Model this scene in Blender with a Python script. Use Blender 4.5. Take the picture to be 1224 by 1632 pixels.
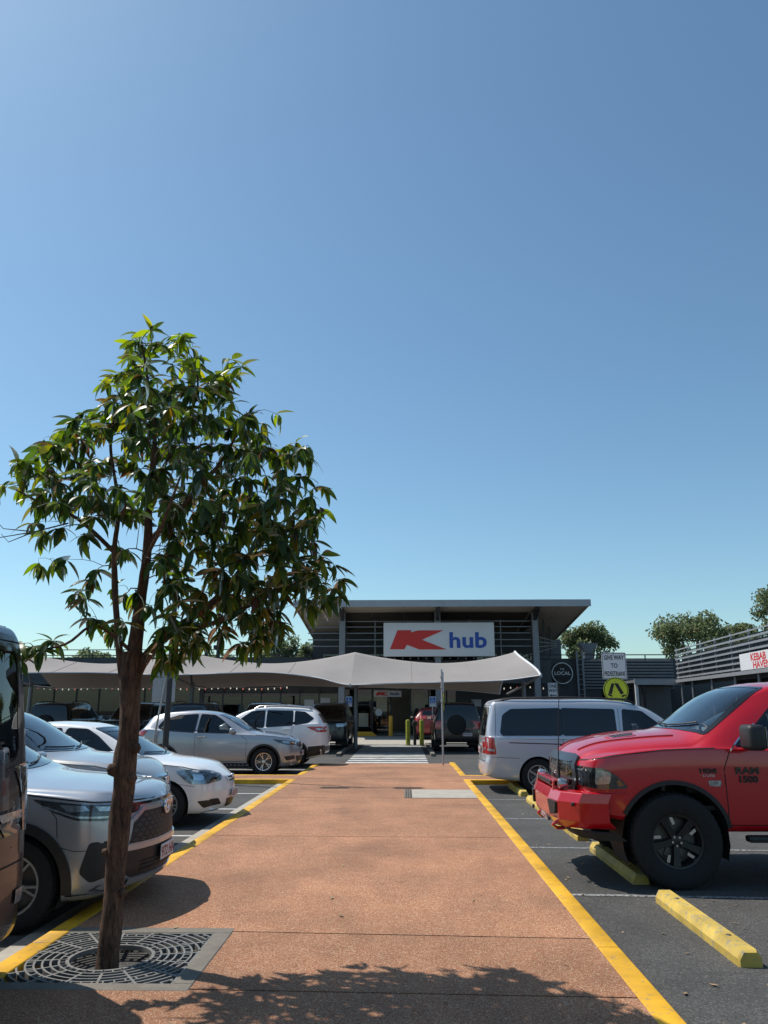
import bpy, bmesh, math, random
import numpy as np
from mathutils import Vector, Matrix
from mathutils.bvhtree import BVHTree
from mathutils.geometry import delaunay_2d_cdt

for _o in list(bpy.data.objects): bpy.data.objects.remove(_o)
R = math.radians
SC = bpy.context.scene
COL = SC.collection

# ------------------------------------------------------------------ camera, sky, sun, exposure
cam_d = bpy.data.cameras.new('camera'); cam = bpy.data.objects.new('camera', cam_d); COL.objects.link(cam)
cam_d.sensor_fit = 'VERTICAL'; cam_d.sensor_height = 36; cam_d.sensor_width = 27
cam_d.lens = 36 * 1226 / 1632
cam_d.clip_start = .05; cam_d.clip_end = 3000
cam.location = (0, 0, 1.70)
cam.rotation_euler = (R(90 + 14.19), 0, R(1.495))
SC.camera = cam
SC.render.resolution_x = 768; SC.render.resolution_y = 1024

SUN_EL = R(57); SUN_DIR = Vector((-.90, .435, 0)).normalized()      # horizontal direction towards the sun
world = bpy.data.worlds.new('World'); SC.world = world; world.use_nodes = True
wn = world.node_tree; bg = wn.nodes['Background']
sky = wn.nodes.new('ShaderNodeTexSky'); sky.sky_type = 'NISHITA'; sky.sun_disc = False
sky.sun_elevation = SUN_EL; sky.sun_rotation = math.atan2(SUN_DIR.x, SUN_DIR.y)
sky.altitude = 0; sky.air_density = 1.0; sky.dust_density = .7; sky.ozone_density = 1.2
tint = wn.nodes.new('ShaderNodeMix'); tint.data_type = 'RGBA'; tint.blend_type = 'MULTIPLY'; tint.inputs[0].default_value = 1; tint.inputs[7].default_value = (.81, 1.02, 1.03, 1)
wn.links.new(sky.outputs[0], tint.inputs[6]); wn.links.new(tint.outputs[2], bg.inputs[0]); bg.inputs[1].default_value = .13
sun_d = bpy.data.lights.new('sun', 'SUN'); sun = bpy.data.objects.new('sun', sun_d); COL.objects.link(sun)
sun_d.energy = 5.0; sun_d.angle = R(.53); sun_d.color = (1, .945, .86)
sv = Vector((SUN_DIR.x * math.cos(SUN_EL), SUN_DIR.y * math.cos(SUN_EL), math.sin(SUN_EL)))
sun.rotation_euler = sv.to_track_quat('Z', 'Y').to_euler(); sun.location = sv * 60
vs = SC.view_settings; vs.view_transform = 'Standard'; vs.look = 'None'; vs.exposure = 0; vs.gamma = 1
SC.render.engine = 'CYCLES'

# ------------------------------------------------------------------ materials
MATS = {}
def _new(name):
    m = bpy.data.materials.new(name); m.use_nodes = True
    nt = m.node_tree; return m, nt, nt.nodes['Principled BSDF']
def mat(name, col, rough=.6, metal=0, var=.0, scale=8, bump=0, bscale=60, coat=0, coord='Object', emit=None, spec=.5, col2=None, dirt=None, det=6):
    """plain procedural surface: colour broken up by noise, fine relief by a second noise"""
    if name in MATS: return MATS[name]
    m, nt, b = _new(name); N = nt.nodes.new; K = nt.links.new
    b.inputs['Roughness'].default_value = rough; b.inputs['Metallic'].default_value = metal
    b.inputs['Coat Weight'].default_value = coat; b.inputs['Coat Roughness'].default_value = .04
    b.inputs['Specular IOR Level'].default_value = spec
    c = (*col, 1); b.inputs['Base Color'].default_value = c
    tc = N('ShaderNodeTexCoord')
    if var or col2:
        n = N('ShaderNodeTexNoise'); n.inputs['Scale'].default_value = scale; n.inputs['Detail'].default_value = det; n.inputs['Roughness'].default_value = .65
        K(tc.outputs[coord], n.inputs['Vector'])
        mx = N('ShaderNodeMix'); mx.data_type = 'RGBA'
        c2 = col2 if col2 else tuple(v * (1 + var) for v in col)
        c1 = col if col2 else tuple(v * (1 - var) for v in col)
        mx.inputs[6].default_value = (*c1, 1); mx.inputs[7].default_value = (*c2, 1)
        r = N('ShaderNodeMapRange'); r.inputs[1].default_value = .3; r.inputs[2].default_value = .7
        K(n.outputs[0], r.inputs[0]); K(r.outputs[0], mx.inputs[0]); K(mx.outputs[2], b.inputs['Base Color'])
    if bump:
        n2 = N('ShaderNodeTexNoise'); n2.inputs['Scale'].default_value = bscale; n2.inputs['Detail'].default_value = 5
        K(tc.outputs[coord], n2.inputs['Vector'])
        bp = N('ShaderNodeBump'); bp.inputs['Strength'].default_value = bump; bp.inputs['Distance'].default_value = .01
        K(n2.outputs[0], bp.inputs['Height']); K(bp.outputs[0], b.inputs['Normal'])
    if emit:
        b.inputs['Emission Color'].default_value = (*emit[:3], 1); b.inputs['Emission Strength'].default_value = emit[3]
    MATS[name] = m; return m

def paint(name, col, metal=.0, rough=.32, dust=.12, coat=1.0):
    """car paint: clear coat over (metallic) base, thin uneven dust"""
    if name in MATS: return MATS[name]
    m, nt, b = _new(name); N = nt.nodes.new; K = nt.links.new
    b.inputs['Metallic'].default_value = metal; b.inputs['Coat Weight'].default_value = 1; b.inputs['Coat Roughness'].default_value = .03
    tc = N('ShaderNodeTexCoord'); n = N('ShaderNodeTexNoise'); n.inputs['Scale'].default_value = 3; n.inputs['Detail'].default_value = 8
    K(tc.outputs['Object'], n.inputs['Vector'])
    mx = N('ShaderNodeMix'); mx.data_type = 'RGBA'; mx.inputs[6].default_value = (*col, 1)
    mx.inputs[7].default_value = (*(c * (1 - dust) + .33 * dust for c in col), 1)
    K(n.outputs[0], mx.inputs[0])
    geo = N('ShaderNodeNewGeometry'); mb = N('ShaderNodeMix'); mb.data_type = 'RGBA'
    mb.inputs[7].default_value = (.03, .03, .032, 1)                      # inner lining of the shell
    K(geo.outputs['Backfacing'], mb.inputs[0]); K(mx.outputs[2], mb.inputs[6]); K(mb.outputs[2], b.inputs['Base Color'])
    inv = N('ShaderNodeMath'); inv.operation = 'SUBTRACT'; inv.inputs[0].default_value = coat; inv.use_clamp = True; K(geo.outputs['Backfacing'], inv.inputs[1])
    K(inv.outputs[0], b.inputs['Coat Weight'])
    r = N('ShaderNodeMapRange'); r.inputs[3].default_value = rough - .05; r.inputs[4].default_value = rough + .12
    K(n.outputs[0], r.inputs[0]); K(r.outputs[0], b.inputs['Roughness'])
    MATS[name] = m; return m

def glass(name, tint, rough=.0):
    if name in MATS: return MATS[name]
    m, nt, b = _new(name); N = nt.nodes.new; K = nt.links.new
    nt.nodes.remove(b); out = nt.nodes['Material Output']
    t = N('ShaderNodeBsdfTransparent'); t.inputs[0].default_value = (*tint, 1)
    g = N('ShaderNodeBsdfGlossy'); g.inputs['Roughness'].default_value = rough + .015
    f = N('ShaderNodeFresnel'); f.inputs[0].default_value = 1.55
    mr = N('ShaderNodeMath'); mr.operation = 'MULTIPLY'; mr.inputs[1].default_value = 1.7; mr.use_clamp = True
    x = N('ShaderNodeMixShader'); K(f.outputs[0], mr.inputs[0]); K(mr.outputs[0], x.inputs[0]); K(t.outputs[0], x.inputs[1]); K(g.outputs[0], x.inputs[2]); K(x.outputs[0], out.inputs[0])
    MATS[name] = m; return m

M_RUB = mat('tyre_rubber', (.011, .011, .012), .85, var=.3, scale=20, bump=.3, bscale=90)
M_BLK = mat('black_plastic', (.016, .016, .017), .5, var=.2, scale=15, bump=.1, bscale=300)
M_GLB = mat('gloss_black', (.008, .008, .009), .12, coat=.6)
M_GAP = mat('panel_gap', (.006, .006, .006), .8)
M_ALLOY = mat('alloy', (.52, .53, .55), .3, .85, var=.08, scale=12)
M_DALLOY = mat('dark_alloy', (.02, .02, .022), .35, .3)
M_MACH = mat('machined_alloy', (.62, .62, .62), .22, .9)
M_CHR = mat('chrome', (.75, .76, .78), .08, 1)
M_LAMP = mat('lamp_reflector', (.42, .44, .47), .18, .75, var=.5, scale=25)
M_LAMPD = mat('dark_lamp', (.06, .065, .07), .15, .5, var=.7, scale=20, coat=1)
M_RED = mat('red_lens', (.42, .012, .015), .15, coat=1, var=.25, scale=30)
M_AMB = mat('amber_lens', (.6, .2, .02), .2, coat=1)
M_SEAT = mat('seat_fabric', (.03, .03, .033), .9, var=.3, scale=40)
M_TRIM = mat('interior_plastic', (.022, .022, .024), .7)
M_PLATE = mat('plate_white', (.62, .58, .58), .4, var=.06, scale=30)
M_PLTX = mat('plate_maroon', (.22, .02, .04), .5)
M_WSCR = glass('windscreen_glass', (.86, .90, .90)); M_SGL = glass('side_glass', (.34, .37, .38)); M_PGL = glass('privacy_glass', (.045, .05, .055))
M_LENS = glass('clear_lens', (.9, .92, .93))
M_DISC = mat('brake_metal', (.12, .115, .11), .5, .6)

# ------------------------------------------------------------------ object helpers
def link(o, parent=None):
    COL.objects.link(o)
    if parent is not None: o.parent = parent
    return o
def tag(o, label=None, cat=None, group=None, kind=None):
    if label: o['label'] = label
    if cat: o['category'] = cat
    if group: o['group'] = group
    if kind: o['kind'] = kind
    return o
def thing(name, label, cat, loc=(0, 0, 0), rz=0, group=None):
    o = bpy.data.objects.new(name, None); o.empty_display_size = .1; link(o)
    o.location = loc; o.rotation_euler = (0, 0, rz); return tag(o, label, cat, group)
def mobj(name, v, f, m, parent=None, smooth=False, loc=None):
    me = bpy.data.meshes.new(name); me.from_pydata([tuple(p) for p in v], [], [tuple(q) for q in f]); me.materials.append(m)
    if smooth: me.polygons.foreach_set('use_smooth', [True] * len(me.polygons))
    me.update(); o = bpy.data.objects.new(name, me); link(o, parent)
    if loc is not None: o.location = loc
    return o
def smooth_by_angle(o, a=35):
    me = o.data; me.polygons.foreach_set('use_smooth', [True] * len(me.polygons))
    bm = bmesh.new(); bm.from_mesh(me)
    for e in bm.edges:
        if len(e.link_faces) == 2 and e.calc_face_angle(0) > R(a): e.smooth = False
    bm.to_mesh(me); bm.free(); return o
class MB:
    def __init__(s): s.v = []; s.f = []
    def add(s, v, f):
        n = len(s.v); s.v += [tuple(p) for p in v]; s.f += [tuple(i + n for i in q) for q in f]; return s
    def box(s, x0, x1, y0, y1, z0, z1):
        return s.add([(x0, y0, z0), (x1, y0, z0), (x1, y1, z0), (x0, y1, z0), (x0, y0, z1), (x1, y0, z1), (x1, y1, z1), (x0, y1, z1)],
                     [(3, 2, 1, 0), (4, 5, 6, 7), (0, 1, 5, 4), (1, 2, 6, 5), (2, 3, 7, 6), (3, 0, 4, 7)])
    def bevbox(s, x0, x1, y0, y1, z0, z1, b=.02, seg=2):
        bm = bmesh.new(); bmesh.ops.create_cube(bm, size=1)
        for v in bm.verts: v.co = Vector(((x0 + x1) / 2 + v.co.x * (x1 - x0), (y0 + y1) / 2 + v.co.y * (y1 - y0), (z0 + z1) / 2 + v.co.z * (z1 - z0)))
        bmesh.ops.bevel(bm, geom=bm.edges[:], offset=b, segments=seg, affect='EDGES', profile=.5)
        bm.verts.index_update(); s.add([v.co for v in bm.verts], [[v.index for v in f.verts] for f in bm.faces]); bm.free(); return s
    def tube(s, pts, rad, n=8, caps=True):
        pts = [Vector(p) for p in pts]; rads = rad if hasattr(rad, '__len__') else [rad] * len(pts)
        base = len(s.v); up = None
        for i, p in enumerate(pts):
            t = (pts[min(i + 1, len(pts) - 1)] - pts[max(i - 1, 0)]).normalized()
            if up is None: up = Vector((0, 0, 1)) if abs(t.z) < .9 else Vector((1, 0, 0))
            a = t.cross(up).normalized(); b = a.cross(t).normalized(); up = b
            for k in range(n):
                q = 2 * math.pi * k / n; s.v.append(tuple(p + (a * math.cos(q) + b * math.sin(q)) * rads[i]))
        for i in range(len(pts) - 1):
            for k in range(n):
                k2 = (k + 1) % n; s.f.append((base + i * n + k, base + i * n + k2, base + (i + 1) * n + k2, base + (i + 1) * n + k))
        if caps:
            s.f.append(tuple(base + k for k in range(n))[::-1]); s.f.append(tuple(base + (len(pts) - 1) * n + k for k in range(n)))
        return s
    def bar(s, a, b, w, h):
        """rectangular bar from a to b, w wide (horizontal) and h high"""
        a, b = Vector(a), Vector(b); t = (b - a).normalized(); side = t.cross(Vector((0, 0, 1)))
        if side.length < 1e-4: side = Vector((1, 0, 0))
        side.normalize(); up = side.cross(t).normalized()
        v = [p + side * sx * w / 2 + up * sz * h / 2 for p in (a, b) for sx, sz in ((-1, -1), (1, -1), (1, 1), (-1, 1))]
        return s.add(v, [(0, 1, 2, 3), (7, 6, 5, 4), (0, 4, 5, 1), (1, 5, 6, 2), (2, 6, 7, 3), (3, 7, 4, 0)])
    def prism(s, poly, axis, d0, d1):
        """2D polygon extruded along axis from d0 to d1"""
        n = len(poly)
        def P(a, b, d): return {'x': (d, a, b), 'y': (a, d, b), 'z': (a, b, d)}[axis]
        v = [P(a, b, d0) for a, b in poly] + [P(a, b, d1) for a, b in poly]
        f = [tuple(range(n))[::-1], tuple(range(n, 2 * n))] + [(i, (i + 1) % n, n + (i + 1) % n, n + i) for i in range(n)]
        return s.add(v, f)
    def lathe(s, prof, n=32, axis='y', c=(0, 0, 0)):
        base = len(s.v); m = len(prof)
        for k in range(n):
            q = 2 * math.pi * k / n; cs, sn = math.cos(q), math.sin(q)
            for r, h in prof:
                s.v.append({'y': (c[0] + r * cs, c[1] + h, c[2] + r * sn), 'z': (c[0] + r * cs, c[1] + r * sn, c[2] + h), 'x': (c[0] + h, c[1] + r * cs, c[2] + r * sn)}[axis])
        for k in range(n):
            k2 = (k + 1) % n
            for j in range(m - 1): s.f.append((base + k * m + j, base + k2 * m + j, base + k2 * m + j + 1, base + k * m + j + 1))
        return s
    def build(s, name, m, parent=None, smooth=False, loc=None, ang=None):
        o = mobj(name, s.v, s.f, m, parent, smooth, loc)
        bm = bmesh.new(); bm.from_mesh(o.data); bmesh.ops.recalc_face_normals(bm, faces=bm.faces[:]); bm.to_mesh(o.data); bm.free()
        if ang: smooth_by_angle(o, ang)
        return o
def copy_tree(o, parent=None):
    c = o.copy(); COL.objects.link(c); c.parent = parent
    for ch in [q for q in o.children]: copy_tree(ch, c)
    return c
_TXT = {}
def text2d(body, size, bold=0, align='CENTER', space=1, sx=1):
    """2D verts and faces of a line of lettering"""
    cu = bpy.data.curves.new('t', 'FONT'); cu.body = body; cu.size = size; cu.align_x = align; cu.offset = bold; cu.space_character = space; cu.resolution_u = 3
    o = bpy.data.objects.new('t', cu); COL.objects.link(o)
    dg = bpy.context.evaluated_depsgraph_get(); me = bpy.data.meshes.new_from_object(o.evaluated_get(dg))
    v = [(p.co.x * sx, p.co.y) for p in me.vertices]; f = [tuple(p.vertices) for p in me.polygons]
    bpy.data.objects.remove(o); bpy.data.meshes.remove(me); return v, f
def lettering(name, body, size, place, m, parent, bold=0, align='CENTER', space=1, sx=1):
    """place(a, b) maps the plane of the writing to 3D"""
    v, f = text2d(body, size, bold, align, space, sx)
    return mobj(name, [place(a, b) for a, b in v], f, m, parent)
def pchip(keys):
    xs = np.array([k[0] for k in keys], float); ys = np.array([k[1] for k in keys], float); h = np.diff(xs); d = np.diff(ys) / h; m = np.zeros(len(xs))
    if len(xs) > 2:
        for i in range(1, len(xs) - 1):
            if d[i - 1] * d[i] > 0:
                w1 = 2 * h[i] + h[i - 1]; w2 = h[i] + 2 * h[i - 1]; m[i] = (w1 + w2) / (w1 / d[i - 1] + w2 / d[i])
    m[0] = d[0]; m[-1] = d[-1]
    def f(x):
        x = min(max(x, xs[0]), xs[-1]); i = int(min(np.searchsorted(xs, x, 'right') - 1, len(xs) - 2)); t = (x - xs[i]) / h[i]
        return float((2*t**3-3*t*t+1)*ys[i] + (t**3-2*t*t+t)*h[i]*m[i] + (-2*t**3+3*t*t)*ys[i+1] + (t**3-t*t)*h[i]*m[i+1])
    return f
def lerp(a, b, t): return a + (b - a) * t
def in_poly(x, y, P):
    c = False; j = len(P) - 1
    for i in range(len(P)):
        xi, yi = P[i]; xj, yj = P[j]
        if (yi > y) != (yj > y) and x < (xj - xi) * (y - yi) / (yj - yi) + xi: c = not c
        j = i
    return c
def near_poly(x, y, P):
    best = None
    for i in range(len(P)):
        ax, ay = P[i]; bx, by = P[(i + 1) % len(P)]; dx, dy = bx - ax, by - ay; L2 = dx * dx + dy * dy + 1e-12
        t = min(1, max(0, ((x - ax) * dx + (y - ay) * dy) / L2)); qx, qy = ax + t * dx, ay + t * dy; d = math.hypot(x - qx, y - qy)
        if best is None or d < best[0]: best = (d, qx, qy)
    return best
def round_poly(P, r=.05, seg=4):
    """polygon with its corners rounded"""
    out = []; n = len(P)
    for i in range(n):
        p0, p1, p2 = Vector(P[i - 1]), Vector(P[i]), Vector(P[(i + 1) % n]); a = (p0 - p1); b = (p2 - p1)
        q = min(r, a.length * .45, b.length * .45); s = p1 + a.normalized() * q; e = p1 + b.normalized() * q
        for k in range(seg + 1):
            t = k / seg; out.append(tuple(s * (1 - t) ** 2 + p1 * 2 * t * (1 - t) + e * t * t))
    return out

# ------------------------------------------------------------------ cars
class Car:
    """A car body lofted from profile curves along u (metres back from the nose); fittings are draped over it."""
    def __init__(s, name, label, sp, pm, loc, rz, group=None, cat='car', detail=1.0):
        s.sp = sp; s.L = sp['L']; s.root = thing(name, label, cat, loc, rz, group); s.pm = pm
        s.F = {k: pchip(sp[k]) for k in ('W', 'zbot', 'zbelt', 'ztop', 'wt', 'crown')}
        s.nose = pchip(sp['nose']); s.tail = pchip(sp['tail']); s.opens = []; s.det = detail
        s._surface()
    def X(s, u): return s.L / 2 - u
    def section(s, u):
        F = s.F; w, zb, ze, zt, wt, cr = (F[k](u) for k in ('W', 'zbot', 'zbelt', 'ztop', 'wt', 'crown'))
        h = ze - zb; cr = min(cr, max(zt - ze - .004, .004)); zc = zt - cr; sh = s.sp.get('sh', .965); wr = w * sh; wt = min(wt, wr - .01)
        bul = s.sp.get('bulge', (.99, 1.0, .99))
        P = [(0, zb), (.5 * w, zb), (.86 * w, zb), (.945 * w, zb + .03), (w * bul[0], zb + .2 * h), (w * bul[1], zb + .5 * h), (w * bul[2], zb + .8 * h), (wr + .004, ze - .03), (wr, ze - .005), (wr - .02, ze + .008 * 1)]
        g0 = (wr - .02, ze + .008); g1 = (wt, max(zc, ze + .009))
        P += [(lerp(g0[0], g1[0], .3), lerp(g0[1], g1[1], .33)), (lerp(g0[0], g1[0], .65), lerp(g0[1], g1[1], .70)), (g1[0] + .012, lerp(g0[1], g1[1], .93)), (g1[0] - .03, g1[1] + .15 * cr + .012),
              (g1[0] * .82, zc + .55 * cr), (g1[0] * .5, zc + .88 * cr), (g1[0] * .2, zt), (0, zt)]
        for _ in range(2):
            Q = [P[0]]
            for a, b in zip(P[:-1], P[1:]): Q += [(lerp(a[0], b[0], .25), lerp(a[1], b[1], .25)), (lerp(a[0], b[0], .75), lerp(a[1], b[1], .75))]
            Q.append(P[-1]); P = Q
        return P
    def _surface(s):
        sp = s.sp; L = s.L; n = int(110 * s.det); ff = sp.get('ff', .7); fr = sp.get('fr', .6); bf, br = sp.get('bow', (.10, .05))
        us = [L * .5 * (1 - math.cos(math.pi * k / n)) * .35 + .65 * L * k / n for k in range(n + 1)]
        V = []; rows = None; Fc = []
        def warp(u, y, z):
            w = s.F['W'](u); t = min(1, abs(y) / max(w, .01))
            ef = max(0, 1 - u / ff) ** 2; er = max(0, 1 - (L - u) / fr) ** 2
            return u + ef * (s.nose(z) + bf * t ** 2.5) - er * (s.tail(z) + br * t ** 2.5)
        ring = []
        for u in us:
            P = s.section(u); full = [(-y, z) for y, z in P[::-1][:-1]] + P       # top centre -> right side -> bottom -> left -> top
            full = full[:-1] if False else full
            idx = []
            for y, z in full: V.append((s.X(warp(u, y, z)), y, z)); idx.append(len(V) - 1)
            ring.append(idx)
        m = len(ring[0])
        for a, b in zip(ring[:-1], ring[1:]):
            for j in range(m - 1): Fc.append((a[j], b[j], b[j + 1], a[j + 1]))
            Fc.append((a[m - 1], b[m - 1], b[0], a[0])) if (V[a[0]][1] != V[a[m - 1]][1]) else None
        for idx, u, flip in ((ring[0], us[0], False), (ring[-1], us[-1], True)):   # nose and tail faces
            half = m // 2; P = s.section(u); K = 12; grid = []
            for j, (y, z) in enumerate(P):
                row = []
                for k in range(K + 1):
                    if k == 0: row.append(idx[half - j])
                    elif k == K: row.append(idx[half + j])
                    else:
                        yy = y * (2 * k / K - 1); V.append((s.X(warp(u, yy, z)), yy, z)); row.append(len(V) - 1)
                grid.append(row)
            for a, b in zip(grid[:-1], grid[1:]):
                for k in range(K):
                    q = (a[k], a[k + 1], b[k + 1], b[k]); Fc.append(q[::-1] if flip else q)
        s.bm = bmesh.new(); bv = [s.bm.verts.new(p) for p in V]
        for q in Fc:
            q = list(dict.fromkeys(q))
            if len(q) < 3: continue
            try: s.bm.faces.new([bv[i] for i in q])
            except ValueError: pass
        bmesh.ops.remove_doubles(s.bm, verts=s.bm.verts[:], dist=.0006)
        bmesh.ops.recalc_face_normals(s.bm, faces=s.bm.faces[:])
        s.bvh = BVHTree.FromBMesh(s.bm)
        s.full = s.bm.copy()
    # ---- draping
    def hit(s, side, a, b, off=.004):
        if side in 'LR':
            sg = 1 if side == 'L' else -1; o = Vector((s.X(a), sg * 3, b)); d = Vector((0, -sg, 0))
        elif side in 'FB':
            sg = 1 if side == 'F' else -1; o = Vector((sg * (s.L / 2 + 2), a, b)); d = Vector((-sg, 0, 0))
        else: o = Vector((s.X(a), b, 4)); d = Vector((0, 0, -1))
        p, n, i, t = s.bvh.ray_cast(o, d)
        if p is None:
            p, n, i, t = s.bvh.find_nearest(o + d * (2 if side in 'LR' else s.L / 2 + 2 if side in 'FB' else 2.5))
        if n.dot(d) > 0: n = -n
        return p + n * off
    def patch(s, name, side, poly, m, off=.004, res=.06, parent=None, rnd=0, thick=0, smooth=True):
        if rnd: poly = round_poly(poly, rnd)
        pts = []
        for i in range(len(poly)):
            a, b = Vector(poly[i]), Vector(poly[(i + 1) % len(poly)]); k = max(1, int((b - a).length / res))
            for j in range(k): pts.append(a.lerp(b, j / k))
        n = len(pts); edges = [(i, (i + 1) % n) for i in range(n)]
        xs = [p.x for p in pts]; ys = [p.y for p in pts]; inner = []
        x = min(xs) + res / 2
        while x < max(xs):
            y = min(ys) + res / 2
            while y < max(ys):
                if in_poly(x, y, poly) and near_poly(x, y, poly)[0] > res * .4: inner.append(Vector((x, y)))
                y += res
            x += res
        vo, eo, fo, *_ = delaunay_2d_cdt(pts + inner, edges, [], 1, 1e-5)
        V = [s.hit(side, p.x, p.y, off) for p in vo]; Fc = [tuple(f) for f in fo]
        if thick:
            k = len(V); V += [s.hit(side, p.x, p.y, off - thick) for p in vo]
            cnt = {}
            for f in fo:
                for i in range(len(f)): e = (f[i], f[(i + 1) % len(f)]); cnt[e] = 1
            Fc += [(a, b, b + k, a + k) for (a, b) in cnt if (b, a) not in cnt]
        o = mobj(name, V, Fc, m, parent or s.root, False)
        bm = bmesh.new(); bm.from_mesh(o.data); bmesh.ops.recalc_face_normals(bm, faces=bm.faces[:])
        ax = {'L': (0, 1, 0), 'R': (0, -1, 0), 'F': (1, 0, 0), 'B': (-1, 0, 0), 'T': (0, 0, 1)}[side]
        sm = sum((f.normal for f in bm.faces), Vector())
        if sm.dot(Vector(ax)) < 0: bmesh.ops.reverse_faces(bm, faces=bm.faces[:])
        bm.to_mesh(o.data); bm.free()
        if smooth: smooth_by_angle(o, 40)
        return o
    def ribbon(s, name, side, pts, w, m, off=.003, closed=False, parent=None, res=.05, thick=.0):
        P = []
        n = len(pts); rng = range(n if closed else n - 1)
        for i in rng:
            a, b = Vector(pts[i]), Vector(pts[(i + 1) % n]); k = max(1, int((b - a).length / res))
            P += [a.lerp(b, j / k) for j in range(k)]
        if not closed: P.append(Vector(pts[-1]))
        N = len(P); V = []; Fc = []
        for i, p in enumerate(P):
            q0 = P[i - 1] if closed or i > 0 else P[i]; q1 = P[(i + 1) % N] if closed or i < N - 1 else P[i]
            t = (q1 - q0).normalized(); nn = Vector((-t.y, t.x)) * w / 2
            for sg in (-1, 1): c = p + nn * sg; V.append(s.hit(side, c.x, c.y, off))
            if thick:
                for sg in (-1, 1): c = p + nn * sg; V.append(s.hit(side, c.x, c.y, off - thick))
        st = 4 if thick else 2
        for i in range(N if closed else N - 1):
            a, b = i * st, ((i + 1) % N) * st
            Fc.append((a, b, b + 1, a + 1))
            if thick: Fc += [(a + 2, b + 2, b, a), (a + 1, b + 1, b + 3, a + 3)]
        o = mobj(name, V, Fc, m, parent or s.root)
        bm = bmesh.new(); bm.from_mesh(o.data); bmesh.ops.recalc_face_normals(bm, faces=bm.faces[:]); bm.to_mesh(o.data); bm.free()
        return smooth_by_angle(o, 50)
    def write(s, name, side, body, size, a, b, m, parent=None, off=.006, bold=0, sx=1):
        """lettering on the body with its centre at a, b"""
        v, f = text2d(body, size, bold, 'CENTER', 1, sx); sg = {'R': -1, 'L': 1, 'F': 1, 'B': -1}[side]
        return mobj(name, [s.hit(side, a + sg * p[0], b + p[1], off) for p in v], f, m, parent or s.root)
    def window(s, name, side, poly, m, rnd=.04, trim=.022, trim_m=None):
        poly = round_poly(poly, rnd) if rnd else poly
        s.opens.append((side, poly))
        g = s.patch(name, side, poly, m, .002, .09)
        if trim: s.ribbon('window_seal', side, poly, trim, trim_m or M_GLB, .005, True, g)
        return g
    def windscreen(s, uc, ur, yb, yt, bowb=.16, bowt=.10, m=None, name='windscreen'):
        P = []
        for k in range(9): y = yb * (2 * k / 8 - 1); P.append((uc + bowb * (y / yb) ** 2, y))
        for k in range(9): y = yt * (1 - 2 * k / 8); P.append((ur + bowt * (y / yt) ** 2, y))
        return s.window(name, 'T', round_poly(P, .03, 2), m or M_WSCR, 0, .045)
    def finish(s, wheels, arch=.40, spokes=5, style='alloy', tyre_w=.21, clad=None, lip=None, interior=True, rim_r=.66, track=None):
        bm = s.bm; kill = set()
        V2 = {}
        for f in bm.faces:
            c = f.calc_center_median(); u = s.L / 2 - c.x
            for (uw, zw, rw) in wheels:
                if abs(c.y) > .42 and math.hypot(u - uw, c.z - zw) < arch: kill.add(f)
            for side, poly in s.opens:
                n = f.normal
                if side == 'T':
                    if n.z > .1 and c.z > .8 and in_poly(u, c.y, poly): kill.add(f)
                elif side in 'LR':
                    if (c.y > .2) == (side == 'L') and abs(c.y) > .2 and abs(n.y) > .3 and in_poly(u, c.z, poly): kill.add(f)
                elif (c.x > 0) == (side == 'F') and abs(n.x) > .25 and in_poly(c.y, c.z, poly): kill.add(f)
        bv = {v for f in kill for v in f.verts if any(g not in kill for g in v.link_faces)}
        bmesh.ops.delete(bm, geom=list(kill), context='FACES_ONLY')
        for v in bv:
            u = s.L / 2 - v.co.x; done = False
            for (uw, zw, rw) in wheels:
                d = math.hypot(u - uw, v.co.z - zw)
                if abs(v.co.y) > .3 and abs(d - arch) < .07 and v.co.z > s.F['zbot'](u) + .02:
                    k = arch / d; v.co.x = s.X(uw + (u - uw) * k); v.co.z = zw + (v.co.z - zw) * k; done = True
            if done: continue
            for side, poly in s.opens:
                a, b = {'T': (u, v.co.y), 'L': (u, v.co.z), 'R': (u, v.co.z), 'F': (v.co.y, v.co.z), 'B': (v.co.y, v.co.z)}[side]
                if side in 'LR' and (v.co.y > 0) != (side == 'L'): continue
                if side in 'FB' and (v.co.x > 0) != (side == 'F'): continue
                d, qa, qb = near_poly(a, b, poly)
                if d < .06:
                    h = s.hit(side, qa, qb, 0)
                    if (h - v.co).length < .15: v.co = h
                    break
        bmesh.ops.delete(bm, geom=[e for e in bm.edges if not e.link_faces], context='EDGES')
        bmesh.ops.delete(bm, geom=[v for v in bm.verts if not v.link_faces], context='VERTS')
        me = bpy.data.meshes.new('body'); bm.to_mesh(me); me.materials.append(s.pm)
        me.polygons.foreach_set('use_smooth', [True] * len(me.polygons)); body = bpy.data.objects.new('body', me); link(body, s.root); smooth_by_angle(body, 38); s.body = body
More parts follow.
